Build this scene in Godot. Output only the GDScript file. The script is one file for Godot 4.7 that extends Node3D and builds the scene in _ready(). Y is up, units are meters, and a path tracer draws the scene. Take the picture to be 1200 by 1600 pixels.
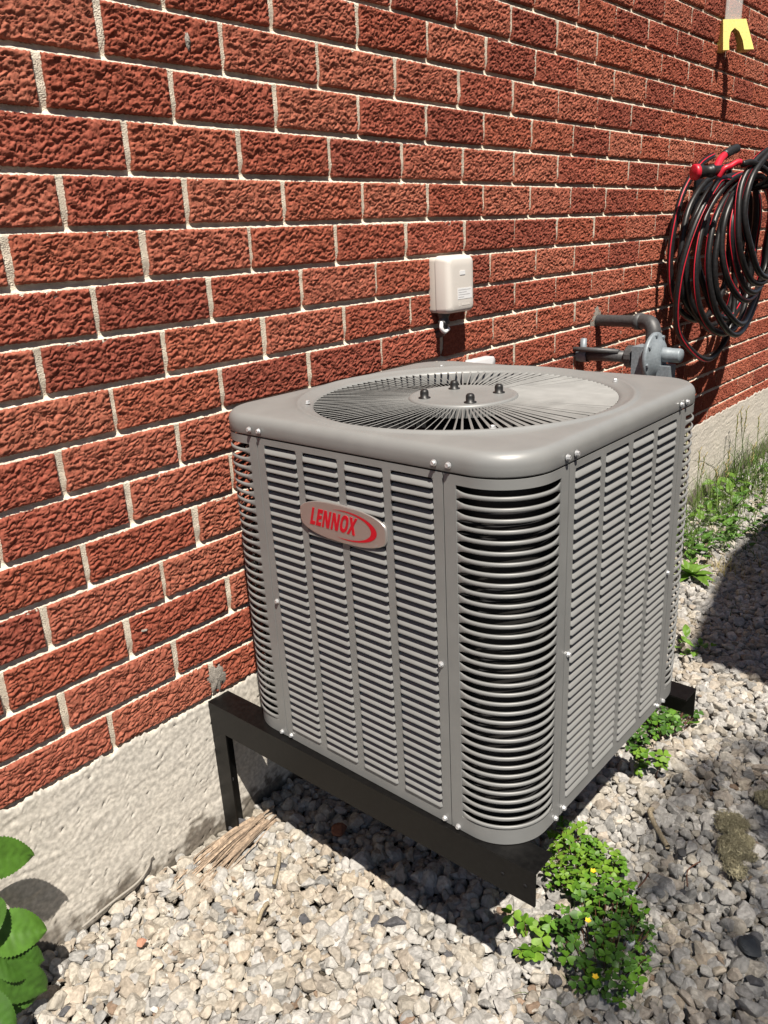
extends Node3D
# Side yard: a rock-face brick wall on a concrete foundation, an outdoor air conditioner on a black steel stand, gravel.
# x runs along the wall, y is up, z points away from the wall; y = 0 is the bottom of the lowest brick course.

const GROUND := -0.375
const COURSE := 0.09666
const EYE := Vector3(-0.78906, 1.01817, 1.41785)
const SUN := Vector3(0.325, -1.0, -0.455)   # the way the sunlight travels
const UNIT := Vector3(0.4947, 0.0014, 0.4861)
const HALF := 0.3638

var rng := RandomNumberGenerator.new()
var names := {}
var mats := {}
var view: Camera3D

# ------------------------------------------------------------------ helpers
func numbered(called: String) -> String:
	var n: int = names.get(called, 0)
	names[called] = n + 1
	return called if n == 0 else "%s_%03d" % [called, n]

func thing(called: String, label: String, category: String, at := Vector3.ZERO, turn := 0.0, group := "") -> Node3D:
	var o := Node3D.new()
	o.name = numbered(called)
	add_child(o, true)
	o.position = at
	o.rotation.y = turn
	o.set_meta("label", label)
	o.set_meta("category", category)
	if group != "":
		o.set_meta("group", group)
	return o

func put(called: String, mesh: Mesh, mat: Material, parent: Node3D, at := Vector3.ZERO, basis := Basis.IDENTITY) -> MeshInstance3D:
	var o := MeshInstance3D.new()
	o.mesh = mesh
	o.material_override = mat
	var n: int = 0
	if parent == self:
		o.name = numbered(called)
	else:
		var key := "%d/%s" % [parent.get_instance_id(), called]
		n = names.get(key, 0)
		names[key] = n + 1
		o.name = called if n == 0 else "%s_%03d" % [called, n]
	o.transform = Transform3D(basis, at)
	parent.add_child(o, true)
	return o

func begin(smooth := true) -> SurfaceTool:
	var st := SurfaceTool.new()
	st.begin(Mesh.PRIMITIVE_TRIANGLES)
	st.set_smooth_group(0 if smooth else -1)
	return st

func done(st: SurfaceTool) -> ArrayMesh:
	st.generate_normals()
	st.index()
	return st.commit()

# a, b, c counter-clockwise as seen from outside
func tri(st: SurfaceTool, a: Vector3, b: Vector3, c: Vector3) -> void:
	st.add_vertex(a)
	st.add_vertex(c)
	st.add_vertex(b)

func quad(st: SurfaceTool, a: Vector3, b: Vector3, c: Vector3, d: Vector3) -> void:
	tri(st, a, b, c)
	tri(st, a, c, d)

func box(st: SurfaceTool, lo: Vector3, hi: Vector3) -> void:
	st.set_smooth_group(-1)
	var p := func(i: int, j: int, k: int) -> Vector3: return Vector3(hi.x if i else lo.x, hi.y if j else lo.y, hi.z if k else lo.z)
	quad(st, p.call(0, 0, 1), p.call(1, 0, 1), p.call(1, 1, 1), p.call(0, 1, 1))
	quad(st, p.call(1, 0, 0), p.call(0, 0, 0), p.call(0, 1, 0), p.call(1, 1, 0))
	quad(st, p.call(1, 0, 1), p.call(1, 0, 0), p.call(1, 1, 0), p.call(1, 1, 1))
	quad(st, p.call(0, 0, 0), p.call(0, 0, 1), p.call(0, 1, 1), p.call(0, 1, 0))
	quad(st, p.call(0, 1, 1), p.call(1, 1, 1), p.call(1, 1, 0), p.call(0, 1, 0))
	quad(st, p.call(0, 0, 0), p.call(1, 0, 0), p.call(1, 0, 1), p.call(0, 0, 1))

func box_mesh(lo: Vector3, hi: Vector3) -> ArrayMesh:
	var st := begin(false)
	box(st, lo, hi)
	return done(st)

# rings of equal length; the surface between them, seen from outside when rings go counter-clockwise about the direction of travel
func loft(st: SurfaceTool, rings: Array, closed := true) -> void:
	for i in rings.size() - 1:
		var a: PackedVector3Array = rings[i]
		var b: PackedVector3Array = rings[i + 1]
		var n := a.size()
		for k in (n if closed else n - 1):
			var l := (k + 1) % n
			quad(st, a[k], a[l], b[l], b[k])

func fan(st: SurfaceTool, ring: PackedVector3Array, centre: Vector3, flip := false) -> void:
	for k in ring.size():
		var l := (k + 1) % ring.size()
		if flip:
			tri(st, ring[l], ring[k], centre)
		else:
			tri(st, ring[k], ring[l], centre)

func disc_ring(c: Vector3, u: Vector3, v: Vector3, r: float, n: int, r2 := -1.0) -> PackedVector3Array:
	var out := PackedVector3Array()
	for k in n:
		var t := TAU * k / n
		out.append(c + u * cos(t) * r + v * sin(t) * (r if r2 < 0 else r2))
	return out

func tube(st: SurfaceTool, path: PackedVector3Array, radius: Variant, sides := 10, capped := true) -> void:
	var rings := []
	var n := path.size()
	var u := Vector3.ZERO
	for i in n:
		var d := (path[mini(i + 1, n - 1)] - path[maxi(i - 1, 0)]).normalized()
		if i == 0:
			u = d.cross(Vector3(0.3, 0.9, 0.31)).normalized()
		u = (u - d * u.dot(d)).normalized()
		var v := d.cross(u)
		var r: float = radius if radius is float else radius[i]
		rings.append(disc_ring(path[i], u, v, r, sides))
	loft(st, rings)
	if capped:
		fan(st, rings[0], path[0], true)
		fan(st, rings[n - 1], path[n - 1])

func lathe(st: SurfaceTool, profile: Array, at: Vector3, axis: Vector3, n := 24) -> void:   # profile: Vector2(radius, along)
	var u := axis.cross(Vector3(0.2, 0.7, 0.68)).normalized()
	if absf(axis.dot(Vector3(0.2, 0.7, 0.68).normalized())) > 0.95:
		u = axis.cross(Vector3.RIGHT).normalized()
	var v := axis.cross(u)
	var rings := []
	for p in profile:
		rings.append(disc_ring(at + axis * p.y, u, v, maxf(p.x, 0.00001), n))
	loft(st, rings)

func spline(pts: Array, per := 8) -> PackedVector3Array:
	var out := PackedVector3Array()
	for i in pts.size() - 1:
		var a: Vector3 = pts[maxi(i - 1, 0)]
		var b: Vector3 = pts[i]
		var c: Vector3 = pts[i + 1]
		var d: Vector3 = pts[mini(i + 2, pts.size() - 1)]
		for k in per:
			out.append(b.cubic_interpolate(c, a, d, float(k) / per))
	out.append(pts[pts.size() - 1])
	return out

func noise(s: int, freq: float, type := FastNoiseLite.TYPE_SIMPLEX_SMOOTH, octaves := 3) -> FastNoiseLite:
	var n := FastNoiseLite.new()
	n.seed = s
	n.frequency = freq
	n.noise_type = type
	n.fractal_octaves = octaves
	return n

func noise_image(s: int, freq: float, size: int, lo: float, hi: float, octaves := 4, type := FastNoiseLite.TYPE_SIMPLEX_SMOOTH) -> ImageTexture:
	var im := noise(s, freq, type, octaves).get_seamless_image(size, size)
	im.convert(Image.FORMAT_RGB8)
	if lo > 0.0 or hi < 1.0:
		for y in size:
			for x in size:
				var g := lerpf(lo, hi, im.get_pixel(x, y).r)
				im.set_pixel(x, y, Color(g, g, g))
	return ImageTexture.create_from_image(im)

func lin(r: float, g: float, b: float) -> Color:
	return Color(r, g, b).linear_to_srgb()

func plain(key: String, c: Color, rough := 0.7, metal := 0.0, spec := 0.5) -> StandardMaterial3D:
	var m := StandardMaterial3D.new()
	m.albedo_color = c
	m.roughness = rough
	m.metallic = metal
	m.metallic_specular = spec
	mats[key] = m
	return m

func textured(m: StandardMaterial3D, tex: Texture2D, per_metre: float, bump: Texture2D = null, cm := 0.0, world := true) -> StandardMaterial3D:
	m.albedo_texture = tex
	m.uv1_triplanar = true
	m.uv1_world_triplanar = world
	m.uv1_scale = Vector3.ONE * per_metre
	if bump:
		m.heightmap_enabled = true
		m.heightmap_texture = bump
		m.heightmap_scale = cm
	return m

# ------------------------------------------------------------------ the scene
func _ready() -> void:
	rng.seed = 11
	# camera
	view = Camera3D.new()
	view.name = "camera"
	view.fov = 66.557
	view.near = 0.02
	view.far = 200.0
	view.rotation_order = EULER_ORDER_YXZ
	view.position = EYE
	view.rotation = Vector3(-0.335767, -0.833457, -0.052502)
	add_child(view)
	view.current = true
	# sky and exposure
	var sky := Sky.new()
	var sm := ProceduralSkyMaterial.new()
	sm.sky_top_color = Color(0.50, 0.59, 0.73)
	sm.sky_horizon_color = Color(0.78, 0.83, 0.90)
	sm.sky_curve = 0.18
	sm.sky_energy_multiplier = 0.68
	sm.ground_bottom_color = Color(0.32, 0.31, 0.28)
	sm.ground_horizon_color = Color(0.55, 0.58, 0.60)
	sm.sun_angle_max = 20.0
	sky.sky_material = sm
	var env := Environment.new()
	env.background_mode = Environment.BG_SKY
	env.sky = sky
	env.tonemap_mode = Environment.TONE_MAPPER_LINEAR
	env.tonemap_exposure = 1.85
	env.sdfgi_enabled = true
	env.ssao_enabled = true
	env.ssil_enabled = true
	var we := WorldEnvironment.new()
	we.name = "world_environment"
	we.environment = env
	add_child(we)
	# sun
	var sun := DirectionalLight3D.new()
	sun.name = "sun"
	sun.light_energy = 1.5
	sun.light_color = Color(1.0, 0.965, 0.915)
	sun.light_angular_distance = 0.53
	sun.shadow_enabled = true
	add_child(sun)
	sun.look_at_from_position(Vector3.ZERO, SUN, Vector3.UP)

	materials()
	neighbours()
	wall()
	foundation()
	ground()
	air_conditioner()
	stands()
	disconnect_box()
	regulator()
	hose()
	yellow_guide()
	leafy_shrub()
	clover()
	weeds()
	debris()

func materials() -> void:
	var speck := noise_image(3, 0.09, 256, 0.72, 1.0, 4)
	var fine := noise_image(4, 0.25, 256, 0.0, 1.0, 3)
	var blotch := noise_image(5, 0.02, 256, 0.80, 1.0, 4)
	mats["speck"] = speck
	# bricks: several firings
	var tones := [[0.47, 0.150, 0.092], [0.44, 0.134, 0.082], [0.50, 0.176, 0.112], [0.41, 0.120, 0.075], [0.48, 0.162, 0.104], [0.43, 0.128, 0.083], [0.35, 0.102, 0.068]]
	for i in tones.size():
		var t: Array = tones[i]
		var m := plain("brick%d" % i, lin(t[0], t[1], t[2]), 0.92, 0.0, 0.25)
		m.vertex_color_use_as_albedo = true
		textured(m, speck, 7.0, fine, 0.07)
	var mm := plain("brick_many", Color.WHITE, 0.92, 0.0, 0.25)
	mm.vertex_color_use_as_albedo = true
	textured(mm, speck, 7.0)
	textured(plain("mortar", lin(0.77, 0.69, 0.565), 0.95, 0.0, 0.2), blotch, 5.0, fine, 0.25)
	textured(plain("smear", lin(0.46, 0.42, 0.37), 0.95, 0.0, 0.2), speck, 11.0, fine, 0.5)
	var cm := plain("concrete", Color.WHITE, 0.93, 0.0, 0.2)
	cm.vertex_color_use_as_albedo = true
	textured(cm, speck, 3.0, fine, 0.008)
	textured(plain("soil", lin(0.10, 0.085, 0.065), 1.0, 0.0, 0.1), speck, 4.0, fine, 0.6)
	var sg := plain("stone", Color.WHITE, 0.9, 0.0, 0.25)
	sg.vertex_color_use_as_albedo = true
	textured(sg, noise_image(8, 0.035, 256, 0.66, 1.0, 5), 9.0, fine, 0.10)
	# painted sheet metal of the unit
	textured(plain("paint", lin(0.208, 0.212, 0.208), 0.44, 0.0, 0.6), noise_image(9, 0.016, 256, 0.93, 1.0, 6), 2.3, fine, 0.004)
	textured(plain("vane", lin(0.27, 0.27, 0.262), 0.6, 0.0, 0.4), noise_image(14, 0.03, 128, 0.8, 1.0, 4), 4.0)
	plain("dark", lin(0.012, 0.012, 0.013), 0.75, 0.0, 0.3)
	plain("coil", lin(0.022, 0.021, 0.020), 0.6, 0.2, 0.4)
	plain("steel", lin(0.62, 0.63, 0.64), 0.32, 0.6)
	plain("badge", lin(0.50, 0.47, 0.45), 0.36, 0.75)
	plain("badge_red", lin(0.46, 0.004, 0.016), 0.35)
	plain("cap", lin(0.012, 0.012, 0.012), 0.45)
	textured(plain("black_steel", lin(0.0065, 0.0062, 0.006), 0.40, 0.0, 0.35), noise_image(10, 0.05, 256, 0.55, 1.0, 4), 5.0, fine, 0.01)
	plain("white_plastic", lin(0.60, 0.57, 0.53), 0.45)
	plain("beige_plastic", lin(0.44, 0.40, 0.36), 0.5)
	plain("sticker", lin(0.70, 0.71, 0.72), 0.5)
	plain("print", lin(0.42, 0.42, 0.43), 0.6)
	textured(plain("grey_pipe", lin(0.085, 0.085, 0.088), 0.5, 0.1), noise_image(12, 0.04, 256, 0.7, 1.0, 4), 8.0, fine, 0.02)
	textured(plain("cast_grey", lin(0.25, 0.29, 0.32), 0.5, 0.15), noise_image(13, 0.04, 256, 0.8, 1.0, 4), 8.0, fine, 0.02)
	textured(plain("rubber", lin(0.020, 0.020, 0.021), 0.40, 0.0, 0.45), noise_image(15, 0.05, 128, 0.5, 1.0, 4), 9.0)
	plain("stripe", lin(0.50, 0.012, 0.030), 0.4)
	textured(plain("yellow", lin(0.78, 0.67, 0.17), 0.6), speck, 5.0, fine, 0.05)
	mats["leaf_mottle"] = noise_image(33, 0.03, 256, 0.72, 1.0, 5)
	for a in [["leaf", 0.085, 0.20, 0.024], ["leaf_dark", 0.055, 0.14, 0.018], ["leaf_pale", 0.14, 0.27, 0.035], ["clover", 0.11, 0.25, 0.022], ["clover_pale", 0.18, 0.33, 0.034], ["grass", 0.10, 0.17, 0.035], ["grass_dry", 0.30, 0.25, 0.12], ["grass_pale", 0.15, 0.23, 0.05]]:
		var m := plain(a[0], lin(a[1], a[2], a[3]), 0.5, 0.0, 0.4)
		m.backlight_enabled = true
		m.backlight = lin(a[1] * 0.8, a[2] * 0.9, a[3] * 0.5)
		m.cull_mode = BaseMaterial3D.CULL_DISABLED
		if a[0] != "grass_dry":
			textured(m, mats["leaf_mottle"], 6.0)
	plain("stem", lin(0.16, 0.13, 0.05), 0.7)
	plain("stem_red", lin(0.11, 0.045, 0.025), 0.8)
	plain("petal", lin(0.75, 0.48, 0.02), 0.6)
	for i in 4:
		var k: float = [1.0, 0.8, 1.15, 0.65][i]
		textured(plain("straw%d" % i, lin(0.44 * k, 0.33 * k, 0.235 * k), 0.8), noise_image(20 + i, 0.05, 128, 0.6, 1.0, 3), 12.0)
	textured(plain("twig", lin(0.46, 0.38, 0.26), 0.8), noise_image(30, 0.06, 128, 0.6, 1.0, 4), 16.0)
	textured(plain("wool", lin(0.80, 0.73, 0.49), 1.0, 0.0, 0.05), noise_image(25, 0.06, 256, 0.55, 1.0, 5), 14.0, fine, 0.5)
	plain("house_wall", lin(0.62, 0.58, 0.50), 0.9)
	plain("shingle", lin(0.10, 0.095, 0.09), 0.9)
	plain("bark", lin(0.14, 0.10, 0.07), 0.95)

# ------------------------------------------------------------------ what stands out of frame and shades the yard
func neighbours() -> void:
	var h := thing("neighbouring_house", "pale neighbouring house with a hipped roof on the far side of the gravel side yard", "house", Vector3(0.3, GROUND, 2.6))
	var st := begin(false)
	var prof := PackedVector2Array([Vector2(0, 0), Vector2(7.6, 0), Vector2(7.6, 4.5), Vector2(0.77, 4.5), Vector2(0.02, 4.17)])
	var f := []
	for z in [7.0, 0.0]:
		var r := PackedVector3Array()
		for p in prof:
			r.append(Vector3(p.x, p.y, z))
		f.append(r)
	loft(st, [f[1], f[0]])
	fan(st, f[0], Vector3(3.8, 2.5, 7.0))
	fan(st, f[1], Vector3(3.8, 2.5, 0.0), true)
	put("wall", done(st), mats["house_wall"], h)
	st = begin(false)
	for s in [[Vector2(-0.06, 4.13), Vector2(0.75, 4.52)], [Vector2(0.75, 4.52), Vector2(7.7, 4.52)]]:
		var a: Vector2 = s[0]
		var b: Vector2 = s[1]
		var up := Vector2(0, 0.16)
		var r0 := PackedVector3Array()
		var r1 := PackedVector3Array()
		for p in [a, b, b + up, a + up]:
			r0.append(Vector3(p.x, p.y + 0.02, -0.06))
			r1.append(Vector3(p.x, p.y + 0.02, 7.06))
		loft(st, [r0, r1])
		fan(st, r1, (r1[0] + r1[2]) / 2)
		fan(st, r0, (r0[0] + r0[2]) / 2, true)
	put("roof", done(st), mats["shingle"], h)
	st = begin(false)
	box(st, Vector3(0.9, 0.6, -0.02), Vector3(1.9, 1.8, -0.002))
	put("window", done(st), mats["dark"], h)
	# a tree whose thin crown lets part of the sunlight through
	var t := thing("garden_tree", "tall loose-leaved tree beside the neighbouring house", "tree", Vector3(-3.6, GROUND, 6.6))
	st = begin()
	tube(st, spline([Vector3(0, -0.1, 0), Vector3(0.1, 2.0, 0.1), Vector3(0.3, 4.2, -0.4), Vector3(0.9, 6.2, -1.2), Vector3(1.5, 7.2, -1.7)], 5), PackedFloat32Array([0.16, 0.15, 0.145, 0.14, 0.135, 0.13, 0.125, 0.12, 0.115, 0.11, 0.1, 0.095, 0.09, 0.08, 0.07, 0.06, 0.05, 0.04, 0.03, 0.02, 0.012]), 8)
	put("trunk", done(st), mats["bark"], t)
	st = begin()
	quad(st, Vector3(-0.5, 0, 0), Vector3(0, 0, -0.28), Vector3(0.5, 0.06, 0), Vector3(0, 0, 0.28))
	var mm := MultiMesh.new()
	mm.transform_format = MultiMesh.TRANSFORM_3D
	mm.mesh = done(st)
	var list := []
	var r := RandomNumberGenerator.new()
	r.seed = 5
	var edge := noise(6, 1.6)
	while list.size() < 15000:
		var gx := r.randf_range(-2.2, 1.9)
		var gz := r.randf_range(0.70, 2.9)
		var line := 0.815 + edge.get_noise_1d(gx) * 0.10 + maxf(0.0, gx - 1.15) * 0.25
		if gz < line + r.randf() * 0.05:
			continue
		var hgt := r.randf_range(6.4, 7.6)
		list.append(Vector3(gx - SUN.x * hgt, hgt, gz - SUN.z * hgt) - Vector3(-3.6, 0, 6.6))
	mm.instance_count = list.size()
	for i in list.size():
		var b := Basis.from_euler(Vector3(r.randf_range(-0.9, 0.9), r.randf() * TAU, r.randf_range(-0.9, 0.9))).scaled(Vector3.ONE * r.randf_range(0.045, 0.062))
		mm.set_instance_transform(i, Transform3D(b, list[i]))
	var mi := MultiMeshInstance3D.new()
	mi.name = "crown"
	mi.multimesh = mm
	mi.material_override = mats["leaf_dark"]
	mi.set_meta("kind", "stuff")
	t.add_child(mi, true)

# ------------------------------------------------------------------ the brick wall
func brick_mesh(s: int) -> ArrayMesh:
	var w := 0.252
	var h := 0.0832
	var nx := 104
	var ny := 38
	var ripple := noise(100 + s, 1.0, FastNoiseLite.TYPE_SIMPLEX, 1)
	ripple.fractal_gain = 0.45
	var chips := noise(100 + s, 1.0, FastNoiseLite.TYPE_CELLULAR, 1)
	chips.fractal_type = FastNoiseLite.FRACTAL_NONE
	chips.cellular_return_type = FastNoiseLite.RETURN_DISTANCE2_SUB
	var plates := noise(100 + s, 1.0, FastNoiseLite.TYPE_CELLULAR, 1)
	plates.fractal_type = FastNoiseLite.FRACTAL_NONE
	plates.cellular_return_type = FastNoiseLite.RETURN_CELL_VALUE
	var warp := noise(200 + s, 22.0, FastNoiseLite.TYPE_SIMPLEX, 2)
	var grain := noise(300 + s, 260.0, FastNoiseLite.TYPE_SIMPLEX, 2)
	var tone := noise(400 + s, 60.0, FastNoiseLite.TYPE_SIMPLEX, 3)
	var big := noise(500 + s, 14.0, FastNoiseLite.TYPE_SIMPLEX, 1)
	var st := begin()
	var vs := []
	var cs := []
	for j in ny + 1:
		var row := PackedVector3Array()
		var crow := PackedColorArray()
		for i in nx + 1:
			var x := w * (float(i) / nx - 0.5)
			var y := h * (float(j) / ny - 0.5)
			var wy := y + 0.007 * warp.get_noise_2d(x, y) + 0.0025 * warp.get_noise_2d(x * 3.0, y * 3.0 + 5.0)
			var wx := x + 0.006 * warp.get_noise_2d(x * 1.5 + 7.0, y * 1.5)
			var d := chips.get_noise_2d(wx * 36.0 + s * 13.0, wy * 112.0) + 1.0
			var v := plates.get_noise_2d(wx * 36.0 + s * 13.0, wy * 112.0)
			var n := ripple.get_noise_2d(wx * 22.0 + s * 9.0, wy * 84.0)
			var z := 0.0042 * (sqrt(clampf(d / 0.42, 0.0, 1.0)) - 0.72) + 0.0011 * v + 0.0050 * (absf(n) - 0.25) + 0.0008 * grain.get_noise_2d(x, y) + 0.0012 * big.get_noise_2d(x, y)
			z = minf(z, 0.0032 + 0.40 * (z - 0.0032))
			var ed := minf(minf(i, nx - i) * w / nx, minf(j, ny - j) * h / ny)
			var k := clampf(ed / 0.004, 0.0, 1.0)
			z = lerpf(-0.0022 + 0.001 * grain.get_noise_2d(x * 0.4, y * 0.4), z, sqrt(k))
			if ed == 0.0:
				x += 0.0012 * warp.get_noise_2d(x * 4.0, y * 9.0)
				y += 0.0014 * warp.get_noise_2d(x * 6.0 + 3.0, y * 4.0)
			row.append(Vector3(x, y, z))
			var t := clampf(0.5 + 0.9 * tone.get_noise_2d(x, y), 0.0, 1.0)
			crow.append(Color(1, 1, 1).lerp(Color(0.74, 0.64, 0.64), t) if tone.get_noise_2d(x * 3.0 + 9.0, y * 3.0) < 0.52 else Color(1.25, 1.5, 1.5))
		vs.append(row)
		cs.append(crow)
	var add := func(j: int, i: int) -> void:
		st.set_color(cs[j][i])
		st.add_vertex(vs[j][i])
	for j in ny:
		for i in nx:
			for q in [[j, i], [j + 1, i + 1], [j, i + 1], [j, i], [j + 1, i], [j + 1, i + 1]]:
				add.call(q[0], q[1])
	# sides running back into the mortar
	st.set_color(Color(0.85, 0.85, 0.85))
	var rim := []
	for i in nx:
		rim.append(vs[0][i])
	for j in ny:
		rim.append(vs[j][nx])
	for i in nx:
		rim.append(vs[ny][nx - i])
	for j in ny:
		rim.append(vs[ny - j][0])
	st.set_smooth_group(1)
	for k in rim.size():
		var a: Vector3 = rim[k]
		var b: Vector3 = rim[(k + 1) % rim.size()]
		quad(st, Vector3(a.x, a.y, -0.05), Vector3(b.x, b.y, -0.05), b, a)
	return done(st)

func on_screen(p: Vector3, margin := 0.0) -> float:   # area-like size in the picture, 0 outside
	var l := view.transform.affine_inverse() * p
	if l.z > -0.05:
		return 0.0
	var t := tan(deg_to_rad(view.fov / 2.0))
	var x := l.x / -l.z / (t * 0.75)
	var y := l.y / -l.z / t
	if absf(x) > 1.0 + margin or absf(y) > 1.0 + margin:
		return 0.0
	return 1.0 / (l.z * l.z) * (p - view.position).normalized().dot(Vector3(0, 0, -1))

func wall() -> void:
	var w := thing("brick_wall", "red rock-face brick house wall with pale recessed mortar joints", "brick wall")
	# mortar bed
	var st := begin()
	st.set_smooth_group(-1)
	box(st, Vector3(-2.6, 0.0, -0.22), Vector3(7.4, 31 * COURSE, -0.016))
	put("backing", done(st), mats["mortar"], w)
	# weathered joints: flush with the brick below, raked back under the brick above
	var nm := noise(31, 55.0, FastNoiseLite.TYPE_SIMPLEX, 3)
	st = begin()
	var xs := []
	var xx := -2.6
	while xx < 7.4:
		xs.append(xx)
		xx += 0.008 if xx > -0.7 and xx < 1.6 else (0.02 if xx > 1.0 and xx < 4.6 else 0.25)
	var prev := PackedVector3Array()
	for row in 32:
		for q in [[-0.0600, -0.0055], [-0.0300, -0.0050], [-0.0105, -0.0125], [-0.0045, -0.0125], [-0.0005, -0.0118], [0.0028, -0.0075], [0.0052, -0.0034], [0.0085, -0.0030], [0.0200, -0.0050]]:
			# the joint below course "row" is centred on its lower edge; q.x runs from the joint's underside down to the brick below
			var line := PackedVector3Array()
			var y: float = row * COURSE - q[0]
			y = (row + 0.5) * COURSE if q[0] < -0.05 else y
			for v in xs:
				line.append(Vector3(v, y + 0.0012 * nm.get_noise_2d(v, row * 3.0 + q[0]), q[1] + 0.0016 * nm.get_noise_2d(v * 2.0, y * 2.0)))
			if q[0] == -0.06:
				prev.clear()
				prev = line
				continue
			loft(st, [line, prev], false)
			prev = line
		var low := PackedVector3Array()
		for v in xs:
			low.append(Vector3(v, (row - 0.5) * COURSE, -0.0055 + 0.0016 * nm.get_noise_2d(v * 2.0, (row - 0.5) * COURSE * 2.0)))
		loft(st, [low, prev], false)
	put("mortar", done(st), mats["mortar"], w)
	var meshes := []
	for s in 14:
		meshes.append(brick_mesh(s))
	var starts := [-0.134, -0.223, -0.058, -0.221, -0.119, -0.005, -0.134, -0.005, -0.135, -0.007, -0.153, -0.036, 0.110, -0.041, 0.089, -0.03, 0.10, -0.035, 0.095, -0.04, 0.105, -0.03, 0.1, -0.04, 0.09, -0.03, 0.1, -0.04, 0.1, -0.03, 0.1]
	var steps := [0.267, 0.267, 0.268, 0.266, 0.268, 0.268, 0.266, 0.268, 0.266, 0.266, 0.2685, 0.2643, 0.2687, 0.2663, 0.2714]
	var all := []
	for row in 31:
		var step: float = steps[row] if row < steps.size() else 0.267
		for k in range(-9, 28):
			var a: float = starts[row] + step * k
			if a < -2.5 or a + step > 7.3:
				continue
			var ja := rng.randf_range(-0.002, 0.002)
			var gap := rng.randf_range(0.0125, 0.0165)
			var centre := Vector3(a + step / 2 + ja, (row + 0.5) * COURSE + rng.randf_range(-0.0012, 0.0012), rng.randf_range(-0.0014, 0.0014))
			all.append({"p": centre, "w": (step - gap) / 0.252, "size": on_screen(centre, 0.08), "mesh": rng.randi() % 14, "tone": rng.randi() % 7, "flip": rng.randf() < 0.5, "tilt": rng.randf_range(-0.006, 0.006)})
	all.sort_custom(func(a, b): return a.size > b.size)
	var rest := []
	for i in all.size():
		var d: Dictionary = all[i]
		var b := Basis(Vector3(0, 0, 1), (PI if d.flip and d.mesh % 3 == 0 else 0.0) + d.tilt).scaled_local(Vector3(d.w, 1, 1))
		if i < 300 and d.size > 0.0:
			put("brick", meshes[d.mesh], mats["brick%d" % d.tone], w, d.p, b)
		else:
			rest.append([Transform3D(b, d.p), d.tone])
	var mm := MultiMesh.new()
	mm.transform_format = MultiMesh.TRANSFORM_3D
	mm.use_colors = true
	mm.mesh = meshes[3]
	mm.instance_count = rest.size()
	for i in rest.size():
		mm.set_instance_transform(i, rest[i][0])
		mm.set_instance_color(i, mats["brick%d" % rest[i][1]].albedo_color.srgb_to_linear())
	var mi := MultiMeshInstance3D.new()
	mi.name = "farther_bricks"
	mi.multimesh = mm
	mi.material_override = mats["brick_many"]
	mi.set_meta("kind", "stuff")
	w.add_child(mi, true)
	# lumps of mortar smeared on brick faces
	for s in [[Vector3(0.148, 0.045, 0.001), 0.026, 0.036], [Vector3(2.035, 0.70, 0.0), 0.045, 0.05], [Vector3(-0.02, 0.245, 0.002), 0.008, 0.004], [Vector3(0.275, 1.40, 0.002), 0.006, 0.016]]:
		var nn := noise(int(s[1] * 9000), 60.0, FastNoiseLite.TYPE_SIMPLEX, 3)
		st = begin()
		var rings := []
		for q in 9:
			var r := PackedVector3Array()
			var f := q / 8.0
			for k in 28:
				var t := TAU * k / 28
				var e := 1.0 + 0.35 * nn.get_noise_2d(cos(t) * 0.02, sin(t) * 0.02 + s[0].x)
				var p := Vector3(cos(t) * s[1] * e * f, sin(t) * s[2] * e * f, 0)
				p.z = 0.0055 * (1.0 - f * f) + 0.003 * nn.get_noise_2d(p.x * 3, p.y * 3) * (1.0 - f * 0.6) - 0.002 * f
				r.append(p)
			rings.append(r)
		rings.reverse()
		loft(st, rings)
		put("mortar_smear", done(st), mats["smear"], w, s[0])

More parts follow.
